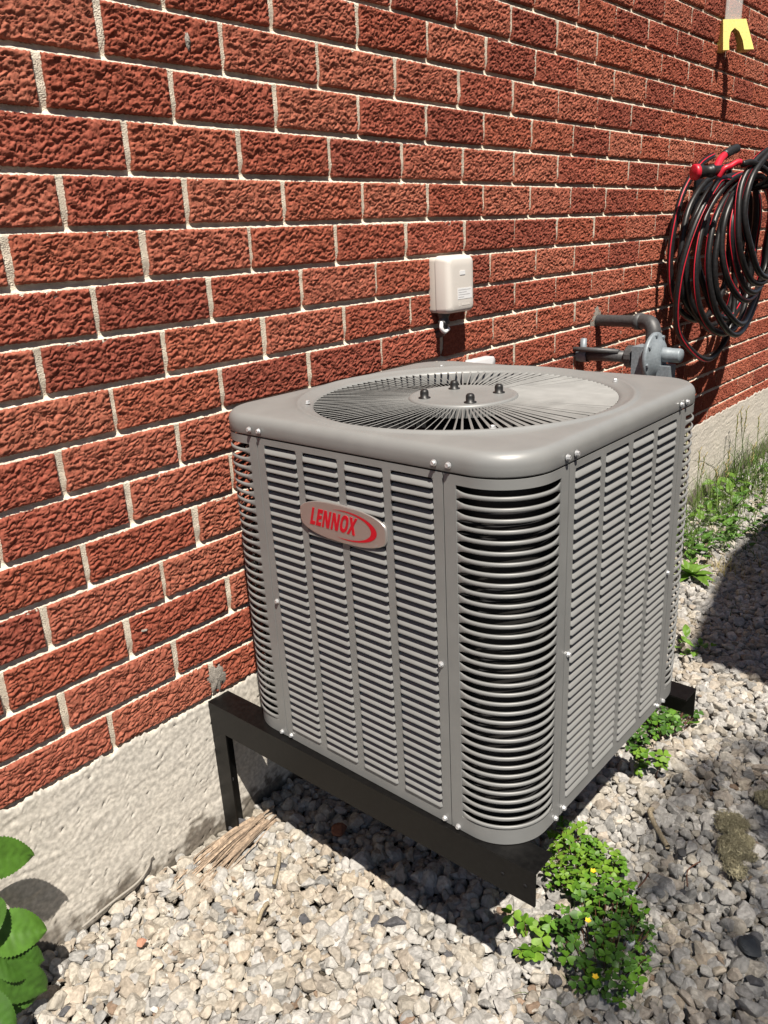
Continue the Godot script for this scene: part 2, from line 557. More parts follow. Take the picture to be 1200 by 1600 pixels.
func foundation() -> void:
	var f := thing("concrete_foundation", "pale trowelled concrete foundation under the brick wall, dirty at the gravel", "foundation")
	var st := begin()
	var brush := noise(41, 1.0, FastNoiseLite.TYPE_SIMPLEX, 2)
	var lump := noise(42, 9.0, FastNoiseLite.TYPE_SIMPLEX, 2)
	var tone := noise(43, 5.0, FastNoiseLite.TYPE_SIMPLEX, 4)
	var pit := noise(44, 45.0, FastNoiseLite.TYPE_SIMPLEX, 2)
	var edge := noise(45, 16.0, FastNoiseLite.TYPE_SIMPLEX, 3)
	var cols := []
	var x := -2.6
	while x < 7.4:
		cols.append(x)
		x += 0.0045 if x > -0.55 and x < 0.75 else (0.02 if x < 5.0 and x > -0.6 else 0.2)
	var ny := 120
	var pos := []
	var col := []
	for c in cols:
		var pr := PackedVector3Array()
		var cr := PackedColorArray()
		var top: float = 0.002 + 0.010 * edge.get_noise_1d(c) + (0.005 if c < 0.75 else 0.0015) * edge.get_noise_1d(c * 5.0) + clampf((c - 0.6) * 0.016, 0.0, 0.045)
		for j in ny + 1:
			var y := lerpf(-0.56, top, float(j) / ny)
			var sw := 0.02 * lump.get_noise_2d(c * 0.5, y)
			var z: float = 0.0011 * brush.get_noise_2d(c * 2.2, (y - c * 0.10 + sw) * 80.0) + 0.0009 * brush.get_noise_2d(c * 1.2 + 50.0, (y - c * 0.04 + sw) * 40.0) * (0.5 + lump.get_noise_2d(c + 3.0, y)) + 0.0008 * lump.get_noise_2d(c * 0.7, y)
			var pt := pit.get_noise_2d(c * 0.8, y * 1.3)
			if pt > 0.78:
				z -= (pt - 0.78) * 0.05
			# ledge where two coats of parging meet
			var crack: float = y + 0.19 - 0.55 * (c - 0.05) + 0.05 * lump.get_noise_2d(c * 2.0, 4.0)
			if absf(c - 0.13) < 0.12:
				z += 0.0022 * smoothstep(-0.004, 0.004, crack) * (1.0 - absf(c - 0.13) / 0.12)
			z += 0.0035 + 0.0045 * smoothstep(0.8, 1.6, c)
			if j == ny:
				z -= 0.0025
			var m := 0.5 + 0.5 * tone.get_noise_2d(c, y * 1.6)
			var cc := Color(0.76, 0.715, 0.635).lerp(Color(0.67, 0.635, 0.57), m)
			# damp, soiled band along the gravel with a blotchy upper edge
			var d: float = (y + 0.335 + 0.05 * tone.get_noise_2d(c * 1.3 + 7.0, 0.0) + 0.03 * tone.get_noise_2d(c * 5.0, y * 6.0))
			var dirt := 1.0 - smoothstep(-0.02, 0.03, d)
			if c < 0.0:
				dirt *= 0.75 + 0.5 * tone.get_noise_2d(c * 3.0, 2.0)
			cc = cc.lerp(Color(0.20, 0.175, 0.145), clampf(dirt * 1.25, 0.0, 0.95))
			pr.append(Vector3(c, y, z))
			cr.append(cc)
		pos.append(pr)
		col.append(cr)
	for i in cols.size() - 1:
		for j in ny:
			for q in [[i, j], [i + 1, j + 1], [i + 1, j], [i, j], [i, j + 1], [i + 1, j + 1]]:
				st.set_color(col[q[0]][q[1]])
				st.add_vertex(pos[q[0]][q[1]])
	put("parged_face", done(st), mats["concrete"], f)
	st = begin(false)
	st.set_color(Color(0.4, 0.37, 0.33))
	box(st, Vector3(-2.6, -0.7, -0.22), Vector3(7.4, -0.0005, -0.012))
	put("footing", done(st), mats["concrete"], f)

# ------------------------------------------------------------------ ground
func ground_y(x: float, z: float) -> float:
	return GROUND + 0.012 * mats["ground_noise"].get_noise_2d(x, z) - clampf((x - 1.6) * 0.018, 0.0, 0.04) + 0.012 * exp(-pow((x - 0.15) / 0.35, 2.0) - pow((z - 0.5) / 0.3, 2.0))

func stone_mesh(s: int) -> ArrayMesh:
	var r := RandomNumberGenerator.new()
	r.seed = 900 + s
	var sp := SphereMesh.new()
	sp.radial_segments = 22
	sp.rings = 12
	var arr := sp.get_mesh_arrays()
	var vs: PackedVector3Array = arr[Mesh.ARRAY_VERTEX]
	var ix: PackedInt32Array = arr[Mesh.ARRAY_INDEX]
	var planes := []
	for k in 10:
		var n := Vector3(r.randfn(), r.randfn(), r.randfn()).normalized()
		planes.append([n, r.randf_range(0.24, 0.40)])
	var rough := noise(950 + s, 2.6, FastNoiseLite.TYPE_SIMPLEX, 3)
	var ps := PackedVector3Array()
	for v in vs:
		var d := v.normalized()
		var m := 0.5
		for p in planes:
			var c: float = d.dot(p[0])
			if c > 0.01:
				m = minf(m, p[1] / c)
		ps.append(d * (m + 0.02 * rough.get_noise_3dv(d)) * 1.25)
	var st := begin(false)
	for t in range(0, ix.size(), 3):
		st.set_smooth_group(-1)
		for k in 3:
			st.add_vertex(ps[ix[t + k]])
	st.generate_normals()
	return st.commit()

func ground() -> void:
	mats["ground_noise"] = noise(51, 2.2, FastNoiseLite.TYPE_SIMPLEX, 3)
	var st := begin()
	var n := 60
	var g := func(i: int, j: int) -> Vector3:
		var x := -2.5 + 9.5 * i / n
		var z := -0.1 + 3.2 * j / 24.0
		return Vector3(x, ground_y(x, z) - 0.022, z)
	for i in n:
		for j in 24:
			quad(st, g.call(i, j), g.call(i, j + 1), g.call(i + 1, j + 1), g.call(i + 1, j))
	# out to the horizon
	var far := [Vector3(-80, GROUND - 0.05, -80), Vector3(-80, GROUND - 0.05, 80), Vector3(80, GROUND - 0.05, 80), Vector3(80, GROUND - 0.05, -80)]
	st.set_smooth_group(3)
	quad(st, far[0], far[1], far[2], far[3])
	var soil := put("ground", done(st), mats["soil"], self)
	soil.set_meta("kind", "structure")
	soil.set_meta("label", "dark soil showing between and under the gravel stones")
	# gravel
	var gravel := Node3D.new()
	gravel.name = "gravel"
	add_child(gravel)
	gravel.set_meta("kind", "stuff")
	gravel.set_meta("label", "crushed pale limestone gravel covering the side yard")
	gravel.set_meta("category", "gravel")
	var variants := 10
	var lists := []
	for i in variants:
		lists.append([])
	var r := RandomNumberGenerator.new()
	r.seed = 77
	var tints := [Color(0.60, 0.58, 0.54), Color(0.50, 0.485, 0.455), Color(0.64, 0.62, 0.585), Color(0.55, 0.505, 0.43), Color(0.43, 0.42, 0.40), Color(0.58, 0.54, 0.475), Color(0.54, 0.525, 0.50), Color(0.50, 0.44, 0.37), Color(0.38, 0.375, 0.36), Color(0.62, 0.58, 0.51), Color(0.57, 0.55, 0.52), Color(0.47, 0.455, 0.43)]
	var warm := noise(53, 1.7, FastNoiseLite.TYPE_SIMPLEX, 2)
	for layer in 3:
		var cell: float = [0.021, 0.0175, 0.020][layer]
		var x := -1.0
		while x < 5.4:
			var z := -0.01
			while z < 2.1:
				var px := x + r.randf_range(-0.5, 0.5) * cell * 1.25
				var pz := z + r.randf_range(-0.5, 0.5) * cell * 1.25
				z += cell
				var keep := 1.0 if layer < 2 else 0.5
				if px > 3.2 or pz > 1.6:
					keep = 0.45
				if pz < 0.012 or r.randf() > keep:
					continue
				if px < -0.75 and pz < 0.2:
					continue
				# bare hollow at the right
				if Vector2((px - 0.66) / 0.07, (pz - 1.17) / 0.05).length() < 1.0 and layer > 0:
					continue
				var s := clampf(r.randfn(0.0215, 0.0050) * (1.35 if r.randf() < 0.06 else 1.0), 0.010, 0.040)
				if layer == 2:
					s *= 0.95
				if keep < 1.0:
					s *= 1.4
				var y: float = ground_y(px, pz) + [-0.009, 0.000, 0.009][layer] + r.randf_range(-0.004, 0.004)
				var sc := Vector3(s * r.randf_range(0.95, 1.3), s * r.randf_range(0.55, 0.85), s * r.randf_range(0.7, 1.0))
				var b := Basis.from_euler(Vector3(r.randf_range(-0.55, 0.55), r.randf() * TAU, r.randf_range(-0.55, 0.55))) * Basis.from_scale(sc)
				var w := warm.get_noise_2d(px, pz)
				var c: Color = tints[r.randi() % tints.size()]
				if px < 0.35 and pz < 0.45 and r.randf() < 0.5:
					c = [Color(0.58, 0.515, 0.425), Color(0.61, 0.56, 0.475), Color(0.54, 0.47, 0.385), Color(0.63, 0.585, 0.51)][r.randi() % 4]
				if w > 0.25 and r.randf() < 0.4:
					c = c.lerp(Color(0.52, 0.43, 0.32), 0.5)
				var q := r.randf()
				if q < 0.006:
					c = Color(0.36, 0.26, 0.19)
				elif q < 0.012:
					c = Color(0.13, 0.13, 0.14)
				c = c * r.randf_range(0.72, 1.06)
				lists[r.randi() % variants].append([Transform3D(b, Vector3(px, y, pz)), c])
			x += cell
	for i in variants:
		var mm := MultiMesh.new()
		mm.transform_format = MultiMesh.TRANSFORM_3D
		mm.use_colors = true
		mm.mesh = stone_mesh(i)
		mm.instance_count = lists[i].size()
		for k in lists[i].size():
			mm.set_instance_transform(k, lists[i][k][0])
			mm.set_instance_color(k, lists[i][k][1])
		var mi := MultiMeshInstance3D.new()
		mi.name = "gravel_stones" if i == 0 else "gravel_stones_%03d" % i
		mi.multimesh = mm
		mi.material_override = mats["stone"]
		mi.set_meta("kind", "stuff")
		gravel.add_child(mi, true)

# ------------------------------------------------------------------ air conditioner
# outline of the cabinet, counter-clockwise from above is not needed: points run with the angle from +x to +z
func outline(inset: float, y: float, circle := -1.0, blend := 0.0) -> PackedVector3Array:
	var hs := HALF + 0.0015 - inset
	var rr := maxf(0.098 - inset, 0.012)
	var out := PackedVector3Array()
	for c in 4:
		var a0 := PI / 2 * c
		var cx := cos(a0 + PI / 4) * sqrt(2.0) * (hs - rr)
		var cz := sin(a0 + PI / 4) * sqrt(2.0) * (hs - rr)
		for k in 17:
			var a := a0 + PI / 2 * k / 16.0
			out.append(Vector3(cx + cos(a) * rr, y, cz + sin(a) * rr))
		# straight run to the next corner
		var e := out[out.size() - 1]
		var dir := Vector3(-sin(a0 + PI / 2), 0, cos(a0 + PI / 2))
		for k in range(1, 16):
			out.append(e + dir * 2.0 * (hs - rr) * k / 16.0)
	if circle > 0.0:
		# the same number of points, spread on a circle by their share of a side
		var n := out.size()
		for i in n:
			var d := Vector2(out[i].x, out[i].z).angle()
			var p := Vector3(cos(d) * circle, y, sin(d) * circle)
			out[i] = out[i].lerp(p, blend)
	return out

func screw_mesh() -> ArrayMesh:   # axis +z
	var st := begin(false)
	var w := []
	for p in [Vector2(0.0062, 0.0), Vector2(0.0062, 0.0012), Vector2(0.0042, 0.0016)]:
		w.append(disc_ring(Vector3(0, 0, p.y), Vector3.RIGHT, Vector3.UP, p.x, 14))
	loft(st, w)
	var hex := []
	for p in [Vector2(0.0046, 0.0012), Vector2(0.0046, 0.0052), Vector2(0.0038, 0.0060)]:
		hex.append(disc_ring(Vector3(0, 0, p.y), Vector3.RIGHT, Vector3.UP, p.x, 6))
	loft(st, hex)
	fan(st, hex[2], Vector3(0, 0, 0.0056))
	return done(st)

func slat_mesh(w: float) -> ArrayMesh:
	# a louvre: lower lip pushed out, upper edge pushed in, ends pressed back to the sheet; x along, y up, z out
	var st := begin()
	var sec := [Vector2(-0.0078, 0.0062), Vector2(-0.0052, 0.0050), Vector2(-0.0016, 0.0026), Vector2(0.0016, -0.0004), Vector2(0.0034, -0.0034), Vector2(0.0040, -0.0052), Vector2(0.0032, -0.0062), Vector2(0.0020, -0.0058), Vector2(0.0018, -0.0040), Vector2(-0.0004, -0.0010), Vector2(-0.0040, 0.0028), Vector2(-0.0082, 0.0050)]
	var rings := []
	for e in [[-0.5, 0.15], [-0.488, 0.62], [-0.465, 0.93], [-0.43, 1.0], [0.0, 1.0], [0.43, 1.0], [0.465, 0.93], [0.488, 0.62], [0.5, 0.15]]:
		var r := PackedVector3Array()
		for p in sec:
			r.append(Vector3(w * e[0], p.y * lerpf(0.6, 1.0, e[1]), p.x * e[1] - 0.001))
		r.reverse()
		rings.append(r)
	loft(st, rings)
	fan(st, rings[0], Vector3(-w / 2, 0, -0.001), true)
	fan(st, rings[8], Vector3(w / 2, 0, -0.001))
	return done(st)

const PITCH := 0.01756
const COLS := [-0.203, -0.0972, 0.0086, 0.1144]
const COL_W := 0.0886

func face_panel(parent: Node3D, turn: float, slats: Mesh, single: bool) -> Node3D:
	var b := Basis(Vector3.UP, turn)
	var st := begin(false)
	var z := HALF
	var w := HALF - 0.1408 - 0.0012
	box(st, Vector3(-w, 0.0, z - 0.010), Vector3(COLS[0], 0.672, z))
	box(st, Vector3(COLS[3] + COL_W, 0.0, z - 0.010), Vector3(w, 0.672, z))
	box(st, Vector3(COLS[0], 0.660, z - 0.0016), Vector3(COLS[3] + COL_W, 0.672, z))
	box(st, Vector3(COLS[0], 0.0, z - 0.0016), Vector3(COLS[3] + COL_W, 0.028, z))
	for k in 3:
		box(st, Vector3(COLS[k] + COL_W, 0.028, z - 0.0016), Vector3(COLS[k + 1], 0.660, z))
	# rounded upper and lower corners of the openings
	for k in 4:
		for s in [[COLS[k], 1.0], [COLS[k] + COL_W, -1.0]]:
			for e in [[0.660, -1.0], [0.028, 1.0]]:
				var c := Vector3(s[0], e[0], z - 0.0004)
				for q in 4:
					var a0 := PI / 2 * q / 4.0
					var a1 := PI / 2 * (q + 1) / 4.0
					var p0 := c + Vector3(s[1] * 0.006 * (1.0 - sin(a0)), e[1] * 0.006 * (1.0 - cos(a0)), 0)
					var p1 := c + Vector3(s[1] * 0.006 * (1.0 - sin(a1)), e[1] * 0.006 * (1.0 - cos(a1)), 0)
					if s[1] * e[1] < 0:
						tri(st, c, p1, p0)
					else:
						tri(st, c, p0, p1)
	var panel := put("louvre_panel", done(st), mats["paint"], parent, Vector3.ZERO, b)
	if single:
		for k in 4:
			for i in 36:
				put("slat", slats, mats["paint"], panel, Vector3(COLS[k] + COL_W / 2, 0.660 - PITCH * (i + 0.62), z))
	else:
		st = SurfaceTool.new()
		st.begin(Mesh.PRIMITIVE_TRIANGLES)
		for k in 4:
			for i in 36:
				st.append_from(slats, 0, Transform3D(Basis.IDENTITY, Vector3(COLS[k] + COL_W / 2, 0.660 - PITCH * (i + 0.62), z)))
		put("slats", st.commit(), mats["paint"], panel).set_meta("kind", "stuff")
	return panel

func corner_path(off: float) -> PackedVector3Array:   # the (+x, +z) corner, from the +z face round to the +x face
	var r := 0.094
	var c := HALF - r
	var out := PackedVector3Array()
	var seam := HALF - 0.1408 + 0.0012
	for k in 6:
		out.append(Vector3(lerpf(seam, c, k / 6.0), 0, HALF + off))
	for k in 21:
		var a := PI / 2 * k / 20.0
		out.append(Vector3(c + sin(a) * (r + off), 0, c + cos(a) * (r + off)))
	for k in range(1, 7):
		out.append(Vector3(HALF + off, 0, lerpf(c, seam, k / 6.0)))
	return out

func sheet(st: SurfaceTool, a: int, b: int, y0: float, y1: float) -> void:   # a strip of the corner sheet between path points a and b
	var outer := corner_path(0.0)
	var inner := corner_path(-0.0016)
	var n := b - a + 1
	var ring := func(y: float, src: PackedVector3Array) -> PackedVector3Array:
		var r := PackedVector3Array()
		for k in n:
			r.append(src[a + k] + Vector3(0, y, 0))
		return r
	st.set_smooth_group(0)
	loft(st, [ring.call(y0, outer), ring.call(y1, outer)], false)
	st.set_smooth_group(1)
	loft(st, [ring.call(y1, outer), ring.call(y1, inner)], false)
	st.set_smooth_group(2)
	loft(st, [ring.call(y1, inner), ring.call(y0, inner)], false)
	st.set_smooth_group(3)
	loft(st, [ring.call(y0, inner), ring.call(y0, outer)], false)
	st.set_smooth_group(-1)
	for k in [a, b]:
		quad(st, outer[k] + Vector3(0, y0, 0), inner[k] + Vector3(0, y0, 0), inner[k] + Vector3(0, y1, 0), outer[k] + Vector3(0, y1, 0))

func corner_bar_mesh() -> ArrayMesh:
	var st := begin()
	var sec := [Vector2(-0.002, 0.0034), Vector2(0.0003, 0.0032), Vector2(0.0013, 0.0021), Vector2(0.0018, 0.0002), Vector2(0.0016, -0.0019), Vector2(0.0005, -0.0034), Vector2(-0.002, -0.0036)]
	var paths := []
	for p in sec:
		paths.append(corner_path(p.x))
	var rings := []
	var flat: PackedVector3Array = corner_path(-0.0014)
	var n := flat.size()
	for k in range(3, n - 3):
		var e := mini(k - 3, n - 4 - k)
		var f: float = [0.0, 0.62, 0.92, 1.0][mini(e, 3)]
		var r := PackedVector3Array()
		for i in sec.size():
			r.append(flat[k].lerp(paths[i][k], f) + Vector3(0, sec[i].y * lerpf(2.4, 1.0, f), 0))
		r.reverse()
		rings.append(r)
	loft(st, rings)
	return done(st)

func corner_panel(parent: Node3D, turn: float, bars: Mesh) -> void:
	var st := begin()
	var n := corner_path(0.0).size()
	sheet(st, 0, 3, 0.0, 0.672)
	sheet(st, n - 4, n - 1, 0.0, 0.672)
	sheet(st, 3, n - 4, 0.656, 0.672)
	sheet(st, 3, n - 4, 0.0, 0.031)
	# folded edges at the seams
	st.set_smooth_group(-1)
	var seam := HALF - 0.1408 + 0.0012
	box(st, Vector3(seam, 0.0, HALF - 0.012), Vector3(seam + 0.0014, 0.672, HALF - 0.0016))
	box(st, Vector3(HALF - 0.012, 0.0, seam), Vector3(HALF - 0.0016, 0.672, seam + 0.0014))
	var panel := put("corner_panel", done(st), mats["paint"], parent, Vector3.ZERO, Basis(Vector3.UP, turn))
	for i in 35:
		put("bar", bars, mats["paint"], panel, Vector3(0, 0.656 - PITCH * 1.0145 * (i + 1) + 0.0035, 0))

func air_conditioner() -> void:
	var ac := thing("air_conditioner", "grey louvred outdoor air conditioning unit with round top fan grille and oval red LENNOX badge", "air conditioner", UNIT)
	# the four louvred faces
	var slats := slat_mesh(COL_W + 0.001)
	face_panel(ac, 0.0, slats, true)
	var logo_panel := face_panel(ac, -PI / 2, slats, true)
	face_panel(ac, PI / 2, slats, false)
	face_panel(ac, PI, slats, false)
	var bars := corner_bar_mesh()
	corner_panel(ac, 0.0, bars)
	corner_panel(ac, -PI / 2, bars)
	corner_panel(ac, PI / 2, bars)
	corner_panel(ac, PI, bars)
	# dark coil inside, base pan
	var st := begin()
	var rings := [outline(0.030, 0.012), outline(0.030, 0.668)]
	rings.reverse()
	loft(st, rings)
	put("coil", done(st), mats["coil"], ac)
	st = begin()
	for i in 30:
		var y := 0.03 + i * 0.0215
		tube(st, PackedVector3Array(outline(0.024, y)) , 0.0022, 4, false)
	put("coil_guard", done(st), mats["dark"], ac).set_meta("kind", "stuff")
	st = begin(false)
	var pan := [outline(0.006, -0.0005), outline(0.006, 0.012)]
	pan.reverse()
	loft(st, pan)
	fan(st, outline(0.006, 0.012), Vector3(0, 0.012, 0), true)
	fan(st, outline(0.006, -0.0005), Vector3(0, -0.0005, 0))
	put("base_pan", done(st), mats["dark"], ac)
	# top cover
	st = begin()
	rings = []
	rings.append(outline(0.004, 0.6755))
	rings.append(outline(0.0008, 0.6750))
	rings.append(outline(0.0, 0.6768))
	rings.append(outline(0.0, 0.6875))
	for k in range(0, 9):
		var a := PI / 2 * k / 8.0
		rings.append(outline(0.017 * (1.0 - cos(a)), 0.6915 + 0.0205 * sin(a)))
	rings.append(outline(0.020, 0.7123))
	for p in [[0.343, 0.35, 0.7127], [0.342, 0.7, 0.7130], [0.3412, 1.0, 0.7132], [0.339, 1.0, 0.7157], [0.335, 1.0, 0.7174], [0.331, 1.0, 0.7163], [0.327, 1.0, 0.7136], [0.321, 1.0, 0.7122], [0.313, 1.0, 0.7100], [0.307, 1.0, 0.7080], [0.3035, 1.0, 0.7030], [0.303, 1.0, 0.6800]]:
		rings.append(outline(0.022, p[2], p[0], p[1]))
	rings.reverse()
	loft(st, rings)
	put("top_cover", done(st), mats["paint"], ac)
	# fan guard: thin raked vanes from hub to rim
	var guard := thing_part("fan_guard", ac)
	st = begin(false)
	var a0 := Vector3(0.104, 0.7065, 0)
	var a1 := Vector3(0.3045, 0.7075, 0)
	var d0 := Vector3(0, -0.0012, 0.0014)
	var d1 := Vector3(0, -0.0031, 0.0039)
	var th := Vector3(0, 0.0003, 0.0004)
	quad(st, a0 + d0 + th, a1 + d1 + th, a1 + th, a0 + th)
	quad(st, a1 + d1 - th, a0 + d0 - th, a0 - th, a1 - th)
	quad(st, a0 + th, a1 + th, a1 - th, a0 - th)
	quad(st, a0 + d0 - th, a1 + d1 - th, a1 + d1 + th, a0 + d0 + th)
	var vane := done(st)
	for k in 110:
		put("vane", vane, mats["vane"], guard, Vector3.ZERO, Basis(Vector3.UP, TAU * (k + rng.randf_range(-0.12, 0.12)) / 110.0))
	st = begin()
	lathe(st, [Vector2(0.110, 0.686), Vector2(0.112, 0.702), Vector2(0.1115, 0.7080), Vector2(0.109, 0.7106), Vector2(0.105, 0.7114), Vector2(0.101, 0.7104), Vector2(0.097, 0.7096), Vector2(0.05, 0.7100), Vector2(0.0, 0.7102)], Vector3.ZERO, Vector3.UP, 64)
	put("hub", done(st), mats["paint"], guard)
	for k in 4:
		var a := TAU * k / 4.0 + deg_to_rad(42.0)
		var p := Vector3(cos(a) * 0.077 - 0.004, 0.7098, sin(a) * 0.077)
		st = begin()
		lathe(st, [Vector2(0.0125, 0.0), Vector2(0.0125, 0.0016), Vector2(0.0085, 0.0022), Vector2(0.0088, 0.0115), Vector2(0.0080, 0.0150), Vector2(0.0056, 0.0175), Vector2(0.0, 0.0188)], p, Vector3.UP, 16)
		put("nut_cap", done(st), mats["cap"], guard)
	# fan and motor under the guard
	st = begin()
	lathe(st, [Vector2(0.0, 0.50), Vector2(0.075, 0.50), Vector2(0.078, 0.52), Vector2(0.078, 0.67), Vector2(0.07, 0.685), Vector2(0.0, 0.688)], Vector3.ZERO, Vector3.UP, 24)
	for k in 3:
		var b := Basis(Vector3.UP, TAU * k / 3.0 + 0.4)
		st.set_smooth_group(-1)
		quad(st, b * Vector3(0.06, 0.60, -0.05), b * Vector3(0.06, 0.63, 0.08), b * Vector3(0.285, 0.65, 0.16), b * Vector3(0.285, 0.59, -0.06))
	put("fan", done(st), mats["dark"], ac)
	st = begin()
	lathe(st, [Vector2(0.318, 0.45), Vector2(0.318, 0.676)], Vector3.ZERO, Vector3.UP, 48)
	put("shroud", done(st), mats["dark"], ac)
	# badge on the face towards the camera's left; local x along the face, y up, z out
	var badge := thing_part("badge", ac)
	badge.transform = Transform3D(Basis(Vector3.UP, -PI / 2), Vector3(-HALF - 0.0005, 0.5415, -0.0045))
	var ring := PackedVector2Array()
	var hw := 0.107
	for k in 64:
		var t := TAU * k / 64.0
		var cx := signf(cos(t)) * pow(absf(cos(t)), 0.42)
		var x := cx * hw
		var hh := 0.0365 - 0.0125 * pow(absf(cx), 2.2)
		var sy := signf(sin(t)) * pow(absf(sin(t)), 0.42)
		ring.append(Vector2(x, sy * hh))
	st = begin()
	rings = []
	for p in [[1.0, 0.0, 0.0], [1.0, 0.0030, 0.0], [0.0, 0.0042, 0.0012], [0.0, 0.0043, 0.0030]]:
		var rr := PackedVector3Array()
		for q in ring:
			var qq: Vector2 = q - q.normalized() * p[2]
			rr.append(Vector3(qq.x, qq.y, p[1]))
		rings.append(rr)
	loft(st, rings)
	st.set_smooth_group(2)
	fan(st, rings[3], Vector3(0, 0, 0.0043))
	put("badge_plate", done(st), mats["badge"], badge)
	var font := SystemFont.new()
	font.font_names = PackedStringArray(["Droid Sans"])
	font.font_weight = 700
	var bold := FontVariation.new()
	bold.base_font = font
	bold.variation_embolden = 0.7
	var tm := TextMesh.new()
	tm.text = "LENNOX"
	tm.font = bold
	tm.font_size = 64
	tm.pixel_size = 0.001
	tm.depth = 0.02
	tm.curve_step = 1.0
	var box_size := tm.get_aabb().size
	put("lettering", tm, mats["badge_red"], badge, Vector3(-0.0215, 0.0005, 0.0044), Basis(Vector3(0.114 / box_size.x, 0, 0), Vector3(0.30 * 0.034 / box_size.y, 0.034 / box_size.y, 0), Vector3(0, 0, 0.06)))
	# the swoosh: a crescent that opens to the left
	st = begin(false)
	var outer := PackedVector3Array()
	var inner := PackedVector3Array()
	for k in 41:
		var t := lerpf(1.0, -1.0, k / 40.0)
		var a := t * deg_to_rad(118.0) if t > 0 else t * deg_to_rad(112.0)
		var fat := pow(maxf(0.0, 1.0 - t * t), 0.75)
		var o := Vector3(0.014 + cos(a) * 0.072, sin(a) * 0.0275, 0.0049)
		outer.append(o)
		inner.append(Vector3(o.x - fat * 0.0125 * maxf(0.15, cos(a)) - fat * 0.0008, o.y - signf(sin(a)) * fat * 0.0036 * absf(sin(a)), 0.0049))
	for k in 40:
		quad(st, inner[k + 1], outer[k + 1], outer[k], inner[k])
	put("swoosh", done(st), mats["badge_red"], badge)
	st = begin(false)
	var ra := disc_ring(Vector3(0.083, -0.0225, 0.0047), Vector3.RIGHT, Vector3.UP, 0.0020, 12)
	var rb := disc_ring(Vector3(0.083, -0.0225, 0.0047), Vector3.RIGHT, Vector3.UP, 0.0013, 12)
	loft(st, [ra, rb])
	put("trademark_ring", done(st), mats["print"], badge)
	# screws: beside every seam at the cover, half way up and at the base
	var sc := screw_mesh()
	var s0 := HALF - 0.1408
	for f in 3:
		var turn: float = [0.0, -PI / 2, PI / 2][f]
		var b := Basis(Vector3.UP, turn)
		for e in [-1.0, 1.0]:
			for q in [[-0.014, 0.687, 0.0035], [0.014, 0.687, 0.0035], [-0.013, 0.331, 0.0005], [-0.014, 0.009, 0.0005], [0.016, 0.006, 0.0005]]:
				var p := Vector3(e * (s0 + q[0]), q[1], HALF + q[2])
				put("screw", sc, mats["steel"], ac, b * p, b * Basis(Vector3(0, 0, 1), rng.randf() * TAU).scaled(Vector3.ONE * 0.9))
	for p in [Vector2(-0.225, -0.222), Vector2(0.25, -0.245), Vector2(0.25, 0.21), Vector2(-0.224, 0.222)]:
		put("screw", sc, mats["steel"], ac, Vector3(p.x, 0.7126, p.y).limit_length(2.0), Basis(Vector3.RIGHT, -PI / 2))
	logo_panel.set_meta("label", "louvred panel that carries the oval badge")

func thing_part(called: String, parent: Node3D) -> Node3D:
	var o := Node3D.new()
	o.name = called
	parent.add_child(o, true)
	return o

# ------------------------------------------------------------------ steel stand
func stands() -> void:
	for s in 2:
		var left := s == 0
		var b := thing("steel_bracket", "black steel bracket under the unit's badge side, its leg standing at the foundation" if left else "black steel angle bracket end poking out under the right side of the air conditioner", "bracket", Vector3(0.108, 0, 0.004) if left else Vector3(0.838, 0, 0.004), 0.018 if left else 0.0, "brackets carrying the air conditioner")
		var d := 1.0 if left else -1.0
		var st := begin(false)
		var lo := func(st: SurfaceTool, a: Vector3, c: Vector3) -> void:
			var p := Vector3(a.x * d, a.y, a.z)
			var q := Vector3(c.x * d, c.y, c.z)
			box(st, Vector3(minf(p.x, q.x), p.y, p.z), Vector3(maxf(p.x, q.x), q.y, q.z))
		lo.call(st, Vector3(0, -0.072, 0.0), Vector3(0.0045, -0.0042, 0.884))
		lo.call(st, Vector3(0, -0.0042, 0.0), Vector3(0.060, 0.0, 0.884))
		put("rail", done(st), mats["black_steel"], b)
		st = begin(false)
		lo.call(st, Vector3(0.0005, -0.46, 0.0), Vector3(0.0045, -0.0725, 0.052))
		lo.call(st, Vector3(0.0045, -0.46, 0.001), Vector3(0.052, -0.006, 0.0055))
		put("leg", done(st), mats["black_steel"], b)
		st = begin()
		lathe(st, [Vector2(0.007, 0.0), Vector2(0.007, 0.004), Vector2(0.0045, 0.0055), Vector2(0.0, 0.006)], Vector3(0.030 * d, -0.24, 0.0055), Vector3.BACK, 8)
		put("bolt", done(st), mats["steel"], b)
		for h in [[0.02, -0.036, 0.845], [0.02, -0.036, 0.80]]:
			st = begin()
			lathe(st, [Vector2(0.004, -0.0004), Vector2(0.004, 0.0004), Vector2(0.0, 0.0005)], Vector3(-0.0001, h[1], h[2] + 0.02), Vector3(-d, 0, 0), 10)
			put("hole", done(st), mats["dark"], b)

# ------------------------------------------------------------------ disconnect box
func rrect(cx: float, cy: float, hw: float, hh: float, r: float, z: float) -> PackedVector3Array:
	var out := PackedVector3Array()
	for c in 4:
		var a0 := PI / 2 * c
		var sx := 1.0 if c == 0 or c == 3 else -1.0
		var sy := 1.0 if c < 2 else -1.0
		for k in 7:
			var a := a0 + PI / 2 * k / 6.0
			out.append(Vector3(cx + sx * (hw - r) + cos(a) * r, cy + sy * (hh - r) + sin(a) * r, z))
	return out

